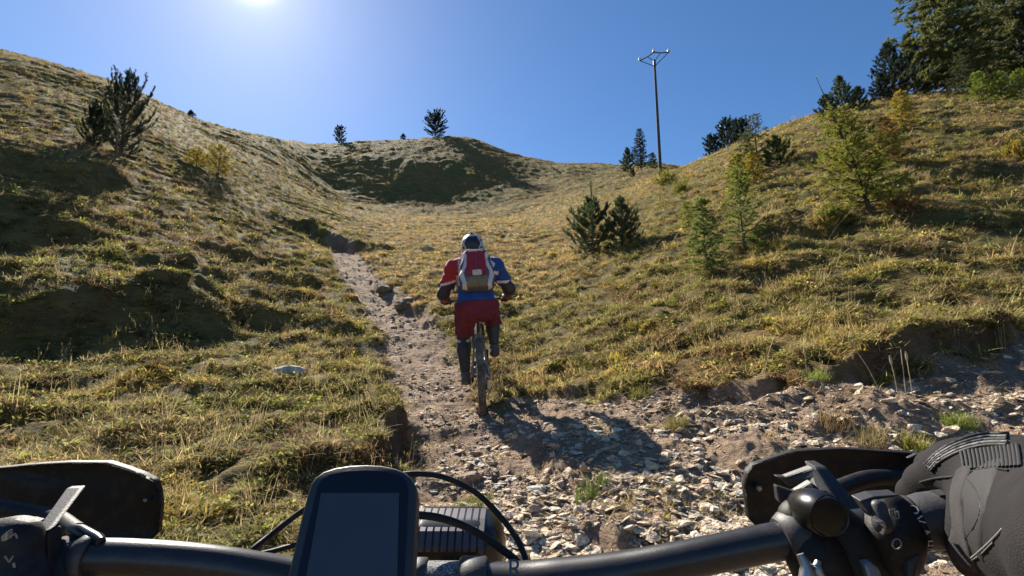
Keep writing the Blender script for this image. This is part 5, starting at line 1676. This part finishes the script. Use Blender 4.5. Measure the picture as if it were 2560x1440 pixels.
# right grip with printed collar
gax = [A(2262, 1310, .2955), A(2290, 1306, .294), A(2320, 1303, .2925), A(2480, 1287, .286), A(2760, 1261, .276)]
V, Fc = [], []
tube(V, Fc, [gax[0], gax[0] * 0.9 + gax[1] * 0.1, gax[1]], [0.0135, 0.0152, 0.0152], 28)
col_o = cmesh('grip_collar', V, Fc, [M_PLA])
V, Fc = [], []
tube(V, Fc, [gax[1] + (gax[2] - gax[1]) * 0.02, gax[2], gax[3], gax[4]], [0.0145, 0.0158, 0.0162, 0.0165], 28)
grip_o = cmesh('grip', V, Fc, [M_PLG])
ga = (gax[3] - gax[2]); ga /= np.linalg.norm(ga)
gu = -CAMZ + ga * (CAMZ @ ga); gu /= np.linalg.norm(gu); gv = np.cross(ga, gu)
for i in range(7):                                       # raised tread blocks
    for j in range(7):
        th = -1.5 + 0.5 * j + 0.12 * (i % 2)
        s0 = 0.006 + 0.0115 * i + 0.0035 * math.sin(j * 1.9)
        V, Fc = [], []
        P_ = []
        for ds_, dt in ((0, -0.20), (0.0085, -0.17), (0.0095, 0.20), (0.001, 0.17)):
            c = gax[2] + ga * (s0 + ds_)
            P_.append((c, th + dt))
        for rr in (0.0150, 0.0172):
            for c, t in P_: V.append(c + rr * (math.cos(t) * gu + math.sin(t) * gv))
        Fc = [[4, 5, 6, 7], [0, 1, 5, 4], [1, 2, 6, 5], [2, 3, 7, 6], [3, 0, 4, 7]]
        cmesh('tread_block', V, Fc, [M_PLG], grip_o, False)
def letters(text, p0, xdir, ydir, size, mat, parent, name='lettering'):
    me = LETTER_MESH[text].copy(); me.materials.append(mat)
    o = bpy.data.objects.new(name, me); COL.objects.link(o)
    x = np.asarray(xdir, float); x /= np.linalg.norm(x); y = np.asarray(ydir, float); y = y - x * (x @ y); y /= np.linalg.norm(y); z = np.cross(x, y)
    m = Matrix(np.stack([x, y, z], 1).tolist()).to_4x4(); m = m @ Matrix.Diagonal((size, size, 1, 1)); m.translation = Vector(np.asarray(p0) - OB)
    o.parent = parent; o.matrix_local = m
    return o
cdir = gax[1] - gax[0]; cdir /= np.linalg.norm(cdir)
cu_ = -CAMZ + cdir * (CAMZ @ cdir); cu_ /= np.linalg.norm(cu_); cv_ = np.cross(cdir, cu_)
if cv_ @ CAMY < 0: cv_ = -cv_
cc = gax[0] + (gax[1] - gax[0]) * 0.22
for i, ch in enumerate('OVAHO'):                        # the collar's printed name, running round it
    t = 0.95 - 0.42 * i
    rad = math.cos(t) * cu_ + math.sin(t) * cv_
    tan = math.sin(t) * cu_ - math.cos(t) * cv_          # downwards round the collar
    p = cc + rad * 0.01545
    letters(ch, p - tan * 0.0035 + cdir * 0.0, tan, np.cross(rad, tan), 0.0072, M_MARK, col_o)
# bar decal
letters('R', A(1268, 1446, .3315), CAMX, CAMY * 0.75 - CAMZ * -0.6, 0.017, simple_mat('blue_grey_decal', (0.05, 0.07, 0.10), 0.4), bar_o, 'decal')

# left controls: bracket, display remote with arrows, clamp
plate('guard_bracket', [(88, 1327, .292), (118, 1329, .291), (199, 1222, .330), (196, 1220, .331), (165, 1221, .331)], 0.005, M_PLG, None, 0.0009)
plate('bracket_arm', [(90, 1330, .2925), (118, 1331, .2915), (122, 1480, .285), (90, 1480, .285)], 0.010, M_PLA, None, 0.0015)
rem = bodyc('remote_body', [(-30, 1345, .285), (40, 1350, .285), (55, 1470, .278), (-30, 1480, .275)], [0.010, 0.0105, 0.011, 0.012], M_PLA, 0.0018, 0.01)
plate('remote_cover', [(22, 1306, .275), (70, 1306, .275), (98, 1304, .276), (76, 1299, .278), (34, 1299, .277)], 0.004, M_PLG, None, 0.0006)
stroke('symbol', [(25, 1344, .2715), (38, 1333, .2715), (43, 1346, .2715)], 0.00045, M_MARKD, rem)
stroke('symbol', [(12, 1390, .2690), (23, 1405, .2690), (33, 1390, .2690)], 0.00045, M_MARKD, rem)
plate('symbol', [(30, 1408, .2685), (36, 1407, .2685), (38, 1419, .2680), (33, 1420, .2680)], 0.0004, M_MARKD, rem, 0)
plate('thumb_button', [(0, 1342, .273), (17, 1328, .273), (15, 1354, .272), (0, 1356, .272)], 0.004, M_SILV, None, 0.0008)
V, Fc = [], []
tube(V, Fc, [A(196, 1393, .306), A(206, 1393, .3062), A(226, 1394, .307), A(234, 1394, .3072)], [0.0122, 0.0140, 0.0140, 0.0128], 26)
cmesh('clamp_ring', V, Fc, [M_PLG])
V, Fc = [], []
tube(V, Fc, [A(176, 1322, .315), A(200, 1330, .312), A(238, 1350, .308), A(252, 1356, .305)], [0.003, 0.0045, 0.0045, 0.003], 12)
cmesh('brake_perch', V, Fc, [M_GLOSS])
bodyc('brake_body', [(200, 1352, .312), (160, 1400, .305), (130, 1480, .296)], [0.006, 0.013, 0.017], M_PLA, 0.002)
V, Fc = [], []
b_ = bez([A(190, 1330, .335), A(120, 1290, .36), A(-60, 1260, .36)], 8); tube(V, Fc, b_, [0.006] * len(b_), 10)
cmesh('brake_lever', V, Fc, [M_PLA])
V, Fc = [], []
tube(V, Fc, [A(-120, 1399, .293), A(-340, 1402, .284)], [0.0155, 0.0165], 24)
cmesh('grip', V, Fc, [M_PLG])

# cables
for pts, r in (([(985, 1190, .40), (1040, 1184, .405), (1110, 1193, .41), (1190, 1232, .41), (1260, 1302, .40), (1300, 1362, .385), (1318, 1420, .375), (1320, 1500, .37)], 0.0024),
               ([(980, 1290, .37), (1050, 1288, .375), (1120, 1300, .38), (1190, 1330, .38), (1255, 1374, .375), (1300, 1415, .37), (1330, 1490, .37)], 0.0029),
               ([(800, 1250, .40), (745, 1285, .40), (680, 1335, .39), (625, 1380, .375), (570, 1440, .37)], 0.0024),
               ([(800, 1345, .38), (740, 1362, .38), (690, 1376, .375), (640, 1392, .37), (590, 1440, .36)], 0.0020)):
    V, Fc = [], []
    b_ = bez([A(*p) for p in pts], 10); tube(V, Fc, b_, [r] * len(b_), 10)
    cmesh('cable', V, Fc, [M_PLA])
# finned headlight in front of the bar
def lamp_f(P):
    q = (P - A(1130, 1356, .47)) @ np.stack([CAMX, CAMZ, CAMY], 1)
    return smin(sd_box(q, (0, 0, 0), (0.047, 0.035, 0.026), 0.022), sd_cone(q, v3(-0.02, 0, -0.004), v3(0.022, 0, -0.004), 0.027, 0.027), 0.012)
c = A(1130, 1356, .47)
Vv, Ff = surface(lamp_f, c - 0.075, c + 0.075, 0.0026)
lamp = cmesh('headlight', Vv, Ff, [M_GLOSS])
M_FIN = simple_mat('cast_alloy_fins', (0.10, 0.092, 0.098), 0.40, metal=0.5, noise=0.2)
for k in range(10):
    x = -0.030 + 0.0066 * k
    V, Fc = [], []
    P_ = [(-0.034, -0.010), (-0.0345, 0.012), (-0.026, 0.0235), (-0.010, 0.0275), (0.010, 0.028), (0.010, 0.0), (-0.02, -0.012)]
    for sx_ in (-0.0024, 0.0024):
        for (dz_, dy_) in P_: V.append(c + CAMX * (x + sx_) + CAMZ * dz_ + CAMY * dy_)
    m = len(P_)
    Fc = [list(range(m)), list(range(2 * m - 1, m - 1, -1))] + [[i, i + m, (i + 1) % m + m, (i + 1) % m] for i in range(m)]
    o = cmesh('fin', V, Fc, [M_FIN], lamp, False)
    bm = bmesh.new(); bm.from_mesh(o.data); bmesh.ops.recalc_face_normals(bm, faces=bm.faces); bm.to_mesh(o.data); bm.free()

# ---- bike computer
comp = empty('bike_computer', tuple(A(880, 1400, .30)))
tag(comp, 'black bike computer with blank dark screen mounted above the stem', 'bike computer')
OC = A(880, 1400, .30)
_ca, _cb = q(900, 1163, .318), q(900, 1440, .274)
def dcomp(py):
    """distance of the device's flat face along the view through picture row py"""
    k = (CY - py) / F_PX; dy, dz_ = _cb[1] - _ca[1], _cb[2] - _ca[2]
    return (_ca[2] * dy - _ca[1] * dz_) / (dy - k * dz_)
def comp_pts(pts): return [A(px, py, dcomp(py)) for px, py in pts]
outl = [(700, 1540), (706, 1500), (720, 1440), (735, 1375), (752, 1300), (768, 1240), (776, 1212), (788, 1194), (808, 1180), (838, 1170), (875, 1164), (915, 1162), (955, 1164), (990, 1171), (1014, 1181), (1030, 1196), (1040, 1216), (1043, 1240), (1041, 1290), (1037, 1370), (1033, 1440), (1030, 1500), (1027, 1540)]
P0 = np.array(comp_pts(outl)); cen = P0.mean(0)
e1 = A(1030, 1300, dcomp(1300)) - A(760, 1300, dcomp(1300)); e2 = A(900, 1200, dcomp(1200)) - A(900, 1440, dcomp(1440))
nrm = np.cross(e1, e2); nrm /= np.linalg.norm(nrm)
if nrm @ CAMZ < 0: nrm = -nrm
rings = [(0.955, -0.0012), (0.985, -0.0006), (1.0, 0.0012), (1.0, 0.011), (0.96, 0.015)]
V = np.concatenate([cen + (P0 - cen) * s + nrm * d for s, d in rings]); k = len(P0)
Fc = [list(range(k))[::-1], list(range((len(rings) - 1) * k, len(rings) * k))]
for r in range(len(rings) - 1):
    for i in range(k): Fc.append([r * k + i, r * k + (i + 1) % k, (r + 1) * k + (i + 1) % k, (r + 1) * k + i])
M_CASE = simple_mat('computer_case', (0.022, 0.023, 0.025), 0.45, noise=0.15, scale=60, bump=0.05, bscale=900)
case = mesh_np('case', V - OC, Fc, [M_CASE], comp, True)
bm = bmesh.new(); bm.from_mesh(case.data); bmesh.ops.recalc_face_normals(bm, faces=bm.faces); bm.to_mesh(case.data); bm.free()
bevel(case, 0.0006)
def sheet(name, pts, lift, mat, parent):
    P_ = np.array(comp_pts(pts)) - nrm * lift
    V = np.concatenate([P_, P_ + nrm * 0.0006]); k = len(P_)
    F_ = [list(range(k)), list(range(2 * k - 1, k - 1, -1))] + [[i, i + k, (i + 1) % k + k, (i + 1) % k] for i in range(k)]
    o = mesh_np(name, V - OC, F_, [mat], parent, False)
    bm = bmesh.new(); bm.from_mesh(o.data); bmesh.ops.recalc_face_normals(bm, faces=bm.faces); bm.to_mesh(o.data); bm.free()
    return o
M_LENS = simple_mat('cover_glass', (0.006, 0.006, 0.010), 0.10, noise=0.1)
M_LCD = simple_mat('unlit_screen', (0.042, 0.048, 0.064), 0.30, noise=0.1)
gls = sheet('cover_glass', [(727, 1520), (748, 1430), (775, 1310), (796, 1222), (806, 1203), (826, 1190), (868, 1182), (915, 1180), (962, 1182), (1000, 1191), (1016, 1206), (1021, 1230), (1018, 1320), (1012, 1430), (1008, 1520)], 0.0022, M_LENS, comp)
sheet('screen', [(757, 1510), (772, 1430), (790, 1330), (806, 1237), (1000, 1237), (998, 1330), (996, 1430), (993, 1510)], 0.0030, M_LCD, comp)
V, Fc = [], []
tube(V, Fc, [A(905, 1500, .315), A(905, 1560, .35), A(960, 1580, .37)], [0.012, 0.012, 0.01], 14)
mesh_np('mount', np.array(V) - OC, Fc, [M_PLA], comp)

# ---- the camera wearer's gloved right hand
me_ = empty('person', tuple(A(2700, 1400, .22)))
OH = A(2700, 1400, .22)
tag(me_, "camera wearer's right hand in a black padded glove gripping the handlebar", 'person')
def hand_f(P):
    slab = sunion([sd_cone(P, q(2395, 1172, .300), q(2640, 1250, .252), 0.0165, 0.024), sd_cone(P, q(2478, 1228, .284), q(2650, 1330, .238), 0.016, 0.027),
                   sd_cone(P, q(2480, 1150, .310), q(2660, 1215, .262), 0.016, 0.022), sd_cone(P, q(2520, 1395, .258), q(2660, 1390, .225), 0.0150, 0.027)], 0.022)
    fin = []
    for pts, rad in (([(2368, 1178, .302), (2318, 1208, .318), (2290, 1236, .330), (2312, 1262, .338)], [.0130, .0112, .0098, .0085]),
                     ([(2405, 1150, .316), (2345, 1172, .340), (2330, 1250, .350), (2350, 1320, .338)], [.0135, .0118, .0104, .009]),
                     ([(2455, 1136, .322), (2410, 1165, .348), (2395, 1250, .352), (2410, 1320, .338)], [.0135, .0115, .010, .009]),
                     ([(2520, 1140, .318), (2490, 1172, .342), (2475, 1250, .344), (2485, 1310, .332)], [.0125, .0105, .0092, .008])):
        fin.append(chain(P, [q(*p) for p in pts], rad, 0.006))
    d = slab
    for f in fin: d = smin(d, f, 0.0045)
    th = chain(P, [q(2550, 1320, .258), q(2482, 1325, .266), q(2444, 1365, .270), q(2436, 1402, .274)], [.0190, .0150, .0115, .0098], 0.008)
    d = smin(d, th, 0.014)
    arm = sd_cone(P, q(2660, 1300, .240), q(2900, 1440, .165), 0.031, 0.038)
    d = smin(d, arm, 0.02)
    # room for the grip
    g0, g1 = q(2320, 1303, .2925), q(2600, 1275, .281)
    return np.maximum(d, -sd_cone(P, g0, g1, 0.0160, 0.0160))
def glove_mat():
    m, nt, b = new_mat('ribbed_black_neoprene')
    L = nt.links
    tc = nt.nodes.new('ShaderNodeTexCoord')
    wv = nt.nodes.new('ShaderNodeTexWave'); wv.wave_type = 'BANDS'; wv.bands_direction = 'X'; wv.inputs['Scale'].default_value = 190; wv.inputs['Distortion'].default_value = 0.6
    L.new(tc.outputs['Object'], wv.inputs['Vector'])
    nz = nt.nodes.new('ShaderNodeTexNoise'); nz.inputs['Scale'].default_value = 1400; L.new(tc.outputs['Object'], nz.inputs['Vector'])
    n2 = nt.nodes.new('ShaderNodeTexNoise'); n2.inputs['Scale'].default_value = 60; n2.inputs['Detail'].default_value = 5; L.new(tc.outputs['Object'], n2.inputs['Vector'])
    rp = ramp(nt, [(0.3, (0.0080, 0.0068, 0.0076)), (0.75, (0.0165, 0.0140, 0.0155))]); L.new(n2.outputs['Fac'], rp.inputs['Fac'])
    L.new(rp.outputs['Color'], b.inputs['Base Color']); b.inputs['Roughness'].default_value = 0.85
    b.inputs['Specular IOR Level'].default_value = 0.25
    ad = N(nt, 'ShaderNodeMath', operation='MULTIPLY_ADD'); L.new(wv.outputs['Fac'], ad.inputs[0]); ad.inputs[1].default_value = 0.0; L.new(nz.outputs['Fac'], ad.inputs[2])
    bp = nt.nodes.new('ShaderNodeBump'); bp.inputs['Strength'].default_value = 0.55; bp.inputs['Distance'].default_value = 0.0012
    L.new(ad.outputs[0], bp.inputs['Height']); L.new(bp.outputs['Normal'], b.inputs['Normal'])
    return m
M_GLOVE = glove_mat()
M_SUEDE = simple_mat('grey_suede_panel', (0.028, 0.0245, 0.027), 0.9, noise=0.2, scale=80, bump=0.4, bscale=1200)
M_SMOOTH = simple_mat('smooth_glove_panel', (0.0105, 0.0090, 0.0100), 0.75, noise=0.15, scale=60, bump=0.3, bscale=1500)
M_PIPE = simple_mat('pale_reflective_piping', (0.20, 0.20, 0.20), 0.6)
hw = lambda V: cam_to_world(V) - OH
HLO, HHI = v3(.150, -.215, .115), v3(.345, -.070, .372)
sdf_mesh('hand', hand_f, HLO, HHI, 0.0021, [M_GLOVE], me_, xf=hw)
def region_panel(name, path, rad, lift, mat, h=0.0018):
    Q = [q(*p) for p in path]
    f = lambda P: np.maximum(hand_f(P) - lift, chain(P, Q, rad, 0.004))
    lo = np.maximum(np.min(Q, 0) - max(rad) - 0.004, HLO); hi = np.min([np.max(Q, 0) + max(rad) + 0.004, HHI], 0)
    return sdf_mesh(name, f, lo, hi, h, [mat], me_, xf=hw)
region_panel('web_panel', [(2405, 1205, .268), (2440, 1245, .262), (2446, 1290, .258), (2434, 1335, .255), (2418, 1385, .262)], [.010, .011, .0105, .010, .009], 0.0011, M_SUEDE)
region_panel('palm_panel', [(2470, 1230, .25), (2520, 1240, .24), (2540, 1300, .23), (2490, 1340, .235)], [.012, .017, .020, .014], 0.0007, M_SMOOTH)
def on_hand(px, py):
    """first point of the glove met along the view through a pixel"""
    dd = np.arange(.19, .36, .0010)
    v = hand_f(np.stack([(px - CX) / F_PX * dd, (CY - py) / F_PX * dd, dd], -1)) < 0.0004
    return q(px, py, dd[np.argmax(v)]) if v.any() else None
def seam(name, pxs, r, mat, n=7, lift=0.0006):
    pts = bez([v3(a, b, 0) for a, b in pxs], n)
    P = [on_hand(p[0], p[1]) for p in pts]
    P = [p * (1 - lift / p[2]) for p in P if p is not None]
    if len(P) < 3: return
    V, Fc = [], []
    tube(V, Fc, hw(np.array(P)), [r] * len(P), 6)
    mesh_np(name, V, Fc, [mat], me_)
seam('piping', [(2420, 1402), (2462, 1366), (2510, 1318), (2556, 1262)], 0.00045, M_PIPE)
seam('piping', [(2403, 1415), (2446, 1390), (2482, 1356)], 0.0003, M_PIPE)
seam('stitching', [(2410, 1188), (2440, 1225), (2452, 1270), (2440, 1310), (2415, 1345), (2385, 1372)], 0.0005, M_PLA)
seam('stitching', [(2400, 1192), (2430, 1178), (2480, 1170), (2520, 1176)], 0.0005, M_PLA)
for i in range(5):
    o_ = i * 7
    seam('knuckle_rib', [(2312 + 0.6 * o_, 1163 + 0.5 * o_), (2350, 1128 + o_), (2400, 1102 + o_), (2460, 1086 + o_), (2520, 1084 + o_)], 0.0013, M_PLG if i % 2 else M_PLA, 8, 0.0)
seam('knuckle_logo', [(2362, 1096), (2392, 1082), (2425, 1073)], 0.0022, M_PIPE, 6, 0.0)

clock('cockpit')

for i in range(15):                                        # ribbed stretch panel over the back of the hand
    x = 2402 + 10 * i
    seam('stretch_rib', [(x, 1128 - 1.2 * i), (x + 5, 1150 - 0.8 * i), (x + 8, 1174 - 0.6 * i)], 0.0009, M_SMOOTH, 4, 0.0)
seam('crease_shade_line', [(2300, 1206), (2340, 1196), (2385, 1192)], 0.0007, M_PLA, 6, 0.0)  # thin dark tube standing in for the shade between the fingers
# ================================================================ single rocks, plants and stalks
def big_rock(name, label, pos, size, col, seed, flat=0.6, rotz=0.0, sink=0.3):
    rs = random.Random(seed)
    bm = bmesh.new()
    bmesh.ops.create_icosphere(bm, subdivisions=3, radius=1.0)
    ks = [(Vector((rs.gauss(0, 1), rs.gauss(0, 1), rs.gauss(0, 1))).normalized(), rs.uniform(0.55, 0.95)) for _ in range(12)]
    for v in bm.verts:
        for n_, dd in ks:
            e = v.co.dot(n_) - dd
            if e > 0: v.co -= n_ * e * 0.92
        p = v.co
        v.co += p.normalized() * (0.07 * math.sin(9 * p.x + seed) * math.sin(8 * p.y) * math.cos(7 * p.z) + rs.gauss(0, 0.018))
        v.co = Vector((v.co.x * size[0], v.co.y * size[1], v.co.z * size[2]))
    me = bpy.data.meshes.new(name); bm.to_mesh(me); bm.free()
    m, nt, b = new_mat('rock_surface')
    tc = nt.nodes.new('ShaderNodeTexCoord'); nz = N(nt, 'ShaderNodeTexNoise'); nz.inputs['Scale'].default_value = 14; nz.inputs['Detail'].default_value = 8; nz.inputs['Roughness'].default_value = 0.65
    nt.links.new(tc.outputs['Object'], nz.inputs['Vector'])
    rp = ramp(nt, [(0.3, [c * 0.45 for c in col]), (0.5, col), (0.72, [min(1, c * 1.35) for c in col])]); nt.links.new(nz.outputs['Fac'], rp.inputs['Fac'])
    nt.links.new(rp.outputs['Color'], b.inputs['Base Color']); b.inputs['Roughness'].default_value = 0.9
    bp = nt.nodes.new('ShaderNodeBump'); bp.inputs['Strength'].default_value = 0.7; bp.inputs['Distance'].default_value = 0.02
    nt.links.new(nz.outputs['Fac'], bp.inputs['Height']); nt.links.new(bp.outputs['Normal'], b.inputs['Normal'])
    me.materials.append(m)
    o = bpy.data.objects.new(name, me); COL.objects.link(o)
    o.location = Vector(pos) + Vector((0, 0, size[2] * (1 - 2 * sink)))
    o.rotation_euler = (rs.uniform(-.15, .15), rs.uniform(-.15, .15), rotz)
    tag(o, label, 'rock')
    return o
big_rock('rock', 'pale flat rock lying in the grass left of the trail', ground_at(728, 5.55), (0.20, 0.13, 0.07), (0.33, 0.315, 0.28), 3, rotz=0.2)
big_rock('rock', 'small pale slab behind the flat rock in the left grass', ground_at(800, 6.0), (0.09, 0.07, 0.03), (0.40, 0.37, 0.32), 4)
big_rock('rock', 'rounded brown rock on the trail in front of the bike computer', ground_at(1180, 3.35), (0.095, 0.07, 0.055), (0.20, 0.135, 0.095), 5)
big_rock('rock', 'dark boulder at the foot of the left trail edge', ground_at(985, 3.45), (0.06, 0.07, 0.075), (0.12, 0.085, 0.065), 6)
big_rock('rock', 'large dark rock at the right edge of the upper trail', ground_at(1018, 10.6), (0.30, 0.22, 0.17), (0.13, 0.10, 0.065), 7, rotz=0.4, sink=0.46)
big_rock('rock', 'smaller dark rock above the large rock beside the upper trail', ground_at(960, 12.0), (0.26, 0.2, 0.16), (0.12, 0.095, 0.06), 8, rotz=-0.3, sink=0.46)
big_rock('rock', 'grey rock half buried in the yellow meadow beyond the rider', ground_at(1072, 18.5), (0.30, 0.22, 0.14), (0.24, 0.21, 0.17), 9, sink=0.45)
big_rock('rock', 'grey-green slab at the tip of the rider shadow', ground_at(1345, 3.05), (0.075, 0.055, 0.028), (0.42, 0.42, 0.36), 10)
big_rock('rock', 'blocky dark rock low on the left hillside beside the trail', ground_at(690, 10.2), (0.22, 0.16, 0.12), (0.10, 0.08, 0.055), 12, sink=0.46)

# dense fresh tuft in the middle of the trail
def plant(name, label, cat, pos, n, spread, length, width, col, seed, leanr=(0.05, 0.8), group=None, part='leaves'):
    rs = random.Random(seed)
    root = empty(name, pos)
    tag(root, label, cat, group)
    V, Fc = [], []
    for _ in range(n):
        a = rs.uniform(0, 6.283); r = spread * math.sqrt(rs.random())
        x, y = r * math.cos(a), r * 0.8 * math.sin(a)
        blade(V, Fc, (x, y, gz(pos[0] + x, pos[1] + y) - pos[2] - 0.008), rs.uniform(0, 6.283), rs.uniform(*length), rs.uniform(*leanr), rs.uniform(0.2, 1.4), rs.uniform(*width))
    mesh_np(part, V, Fc, [leafm(col)], root, False)
    return root
plant('grass_tuft', 'fresh green grass patch in the middle of the trail', 'grass tuft', ground_at(1150, 2.72), 620, 0.16, (0.03, 0.07), (0.003, 0.005), (0.20, 0.235, 0.045), 1)
plant('grass_tuft', 'second smaller green patch just behind the first on the trail', 'grass tuft', ground_at(1195, 3.0), 420, 0.12, (0.03, 0.06), (0.003, 0.005), (0.19, 0.225, 0.045), 2)
for k, (px, y, c, lab) in enumerate((
    (1690, 3.45, (0.24, 0.21, 0.07), 'round dry tuft growing out of the stones near the rider shadow'),
    (1600, 4.2, (0.22, 0.21, 0.06), 'olive tuft at the upper edge of the stony bank'),
    (2040, 3.72, (0.20, 0.26, 0.05), 'lush green tuft left of the dark earth cut'),
    (2090, 3.15, (0.30, 0.21, 0.10), 'brown tuft below the lush green tuft'),
    (2290, 2.85, (0.28, 0.26, 0.05), 'yellow-green tuft above the right hand guard'),
    (2400, 3.0, (0.22, 0.26, 0.05), 'green tuft behind the glove'),
    (2180, 2.95, (0.30, 0.24, 0.11), 'dry tuft above the right hand guard'),
    (1480, 2.75, (0.12, 0.16, 0.04), 'small dark green tuft among the stones'))):
    plant('grass_tuft', lab, 'grass tuft', ground_at(px, y), 230, 0.085, (0.06, 0.15), (0.003, 0.0055), c, 20 + k, (0.05, 0.7), 'tufts on the stony bank')
for k, (px, y, c, lab) in enumerate((
    (640, 5.3, (0.42, 0.40, 0.10), 'pale yellow fern-like plant beside the flat rock'),
    (330, 6.0, (0.36, 0.32, 0.05), 'bright yellow weed on the left meadow'),
    (275, 6.6, (0.42, 0.34, 0.10), 'pale yellow weed in front of the dark left bank'),
    (900, 8.5, (0.34, 0.32, 0.06), 'yellow tuft at the left edge of the trail'),
    (1465, 5.6, (0.32, 0.36, 0.06), 'fresh yellow-green weed on the right slope beside the rider'),
    (1540, 5.6, (0.52, 0.40, 0.05), 'golden yellow weed on the right slope'),
    (935, 6.4, (0.30, 0.28, 0.06), 'yellow-green tuft left of the trail beside the rider'))):
    plant('weed', lab, 'plant', ground_at(px, y), 70, 0.10, (0.05, 0.13), (0.010, 0.020), c, 40 + k, (0.1, 1.0))
# dead stalks standing in front of the cut bank and on the slopes
M_STRAW = simple_mat('dead_stalk', (0.42, 0.32, 0.18), 0.85, noise=0.2)
M_SEED = simple_mat('seed_head', (0.36, 0.28, 0.17), 0.9, noise=0.3, bump=0.4)
def stalk(label, p, h, lean, head, seed):
    rs = random.Random(seed)
    root = empty('dead_stalk', p)
    tag(root, label, 'stalk', 'dead plant stalks')
    V, Fc = [], []
    pts = bez([v3(0, 0, -0.02), v3(lean[0] * 0.4 * h, lean[1] * 0.4 * h, h * 0.5), v3(lean[0] * h, lean[1] * h, h)], 5)
    tube(V, Fc, pts, [0.0028] * len(pts), 5)
    mesh_np('stem', V, Fc, [M_STRAW], root)
    if head:
        e = pts[-1]; d = pts[-1] - pts[-2]; d /= np.linalg.norm(d)
        V, Fc = [], []
        tube(V, Fc, [e - d * 0.005, e + d * 0.012, e + d * 0.035, e + d * 0.06], [0.004, 0.008, 0.0085, 0.003], 7)
        mesh_np('seed_head', V, Fc, [M_SEED], root)
for i, (px, y, h, ln, hd, lab) in enumerate((
    (2205, 3.5, 0.36, (-0.45, 0), True, 'leaning stalk with seed head before the dark earth cut'),
    (2245, 3.45, 0.24, (-0.08, 0), True, 'upright stalk with thick seed head before the earth cut'),
    (2265, 3.40, 0.34, (0.02, 0), False, 'tall bare stalk before the earth cut'),
    (2280, 3.45, 0.26, (-0.02, 0), True, 'rightmost stalk with seed head before the earth cut'),
    (1912, 3.95, 0.34, (0.45, 0.1), False, 'long pale bent stalk on the right bank'),
    (1502, 4.6, 0.22, (-0.1, 0), False, 'thin upright stalk beside the rider shadow'),
    (2018, 3.9, 0.14, (0.0, 0), True, 'short stalk left of the lush green tuft'),
    (2055, 7.2, 0.75, (0.9, 0.2), False, 'long dry stem lying slanted on the right slope'))):
    stalk(lab, ground_at(px, y), h, ln, hd, 60 + i)
clock('details')
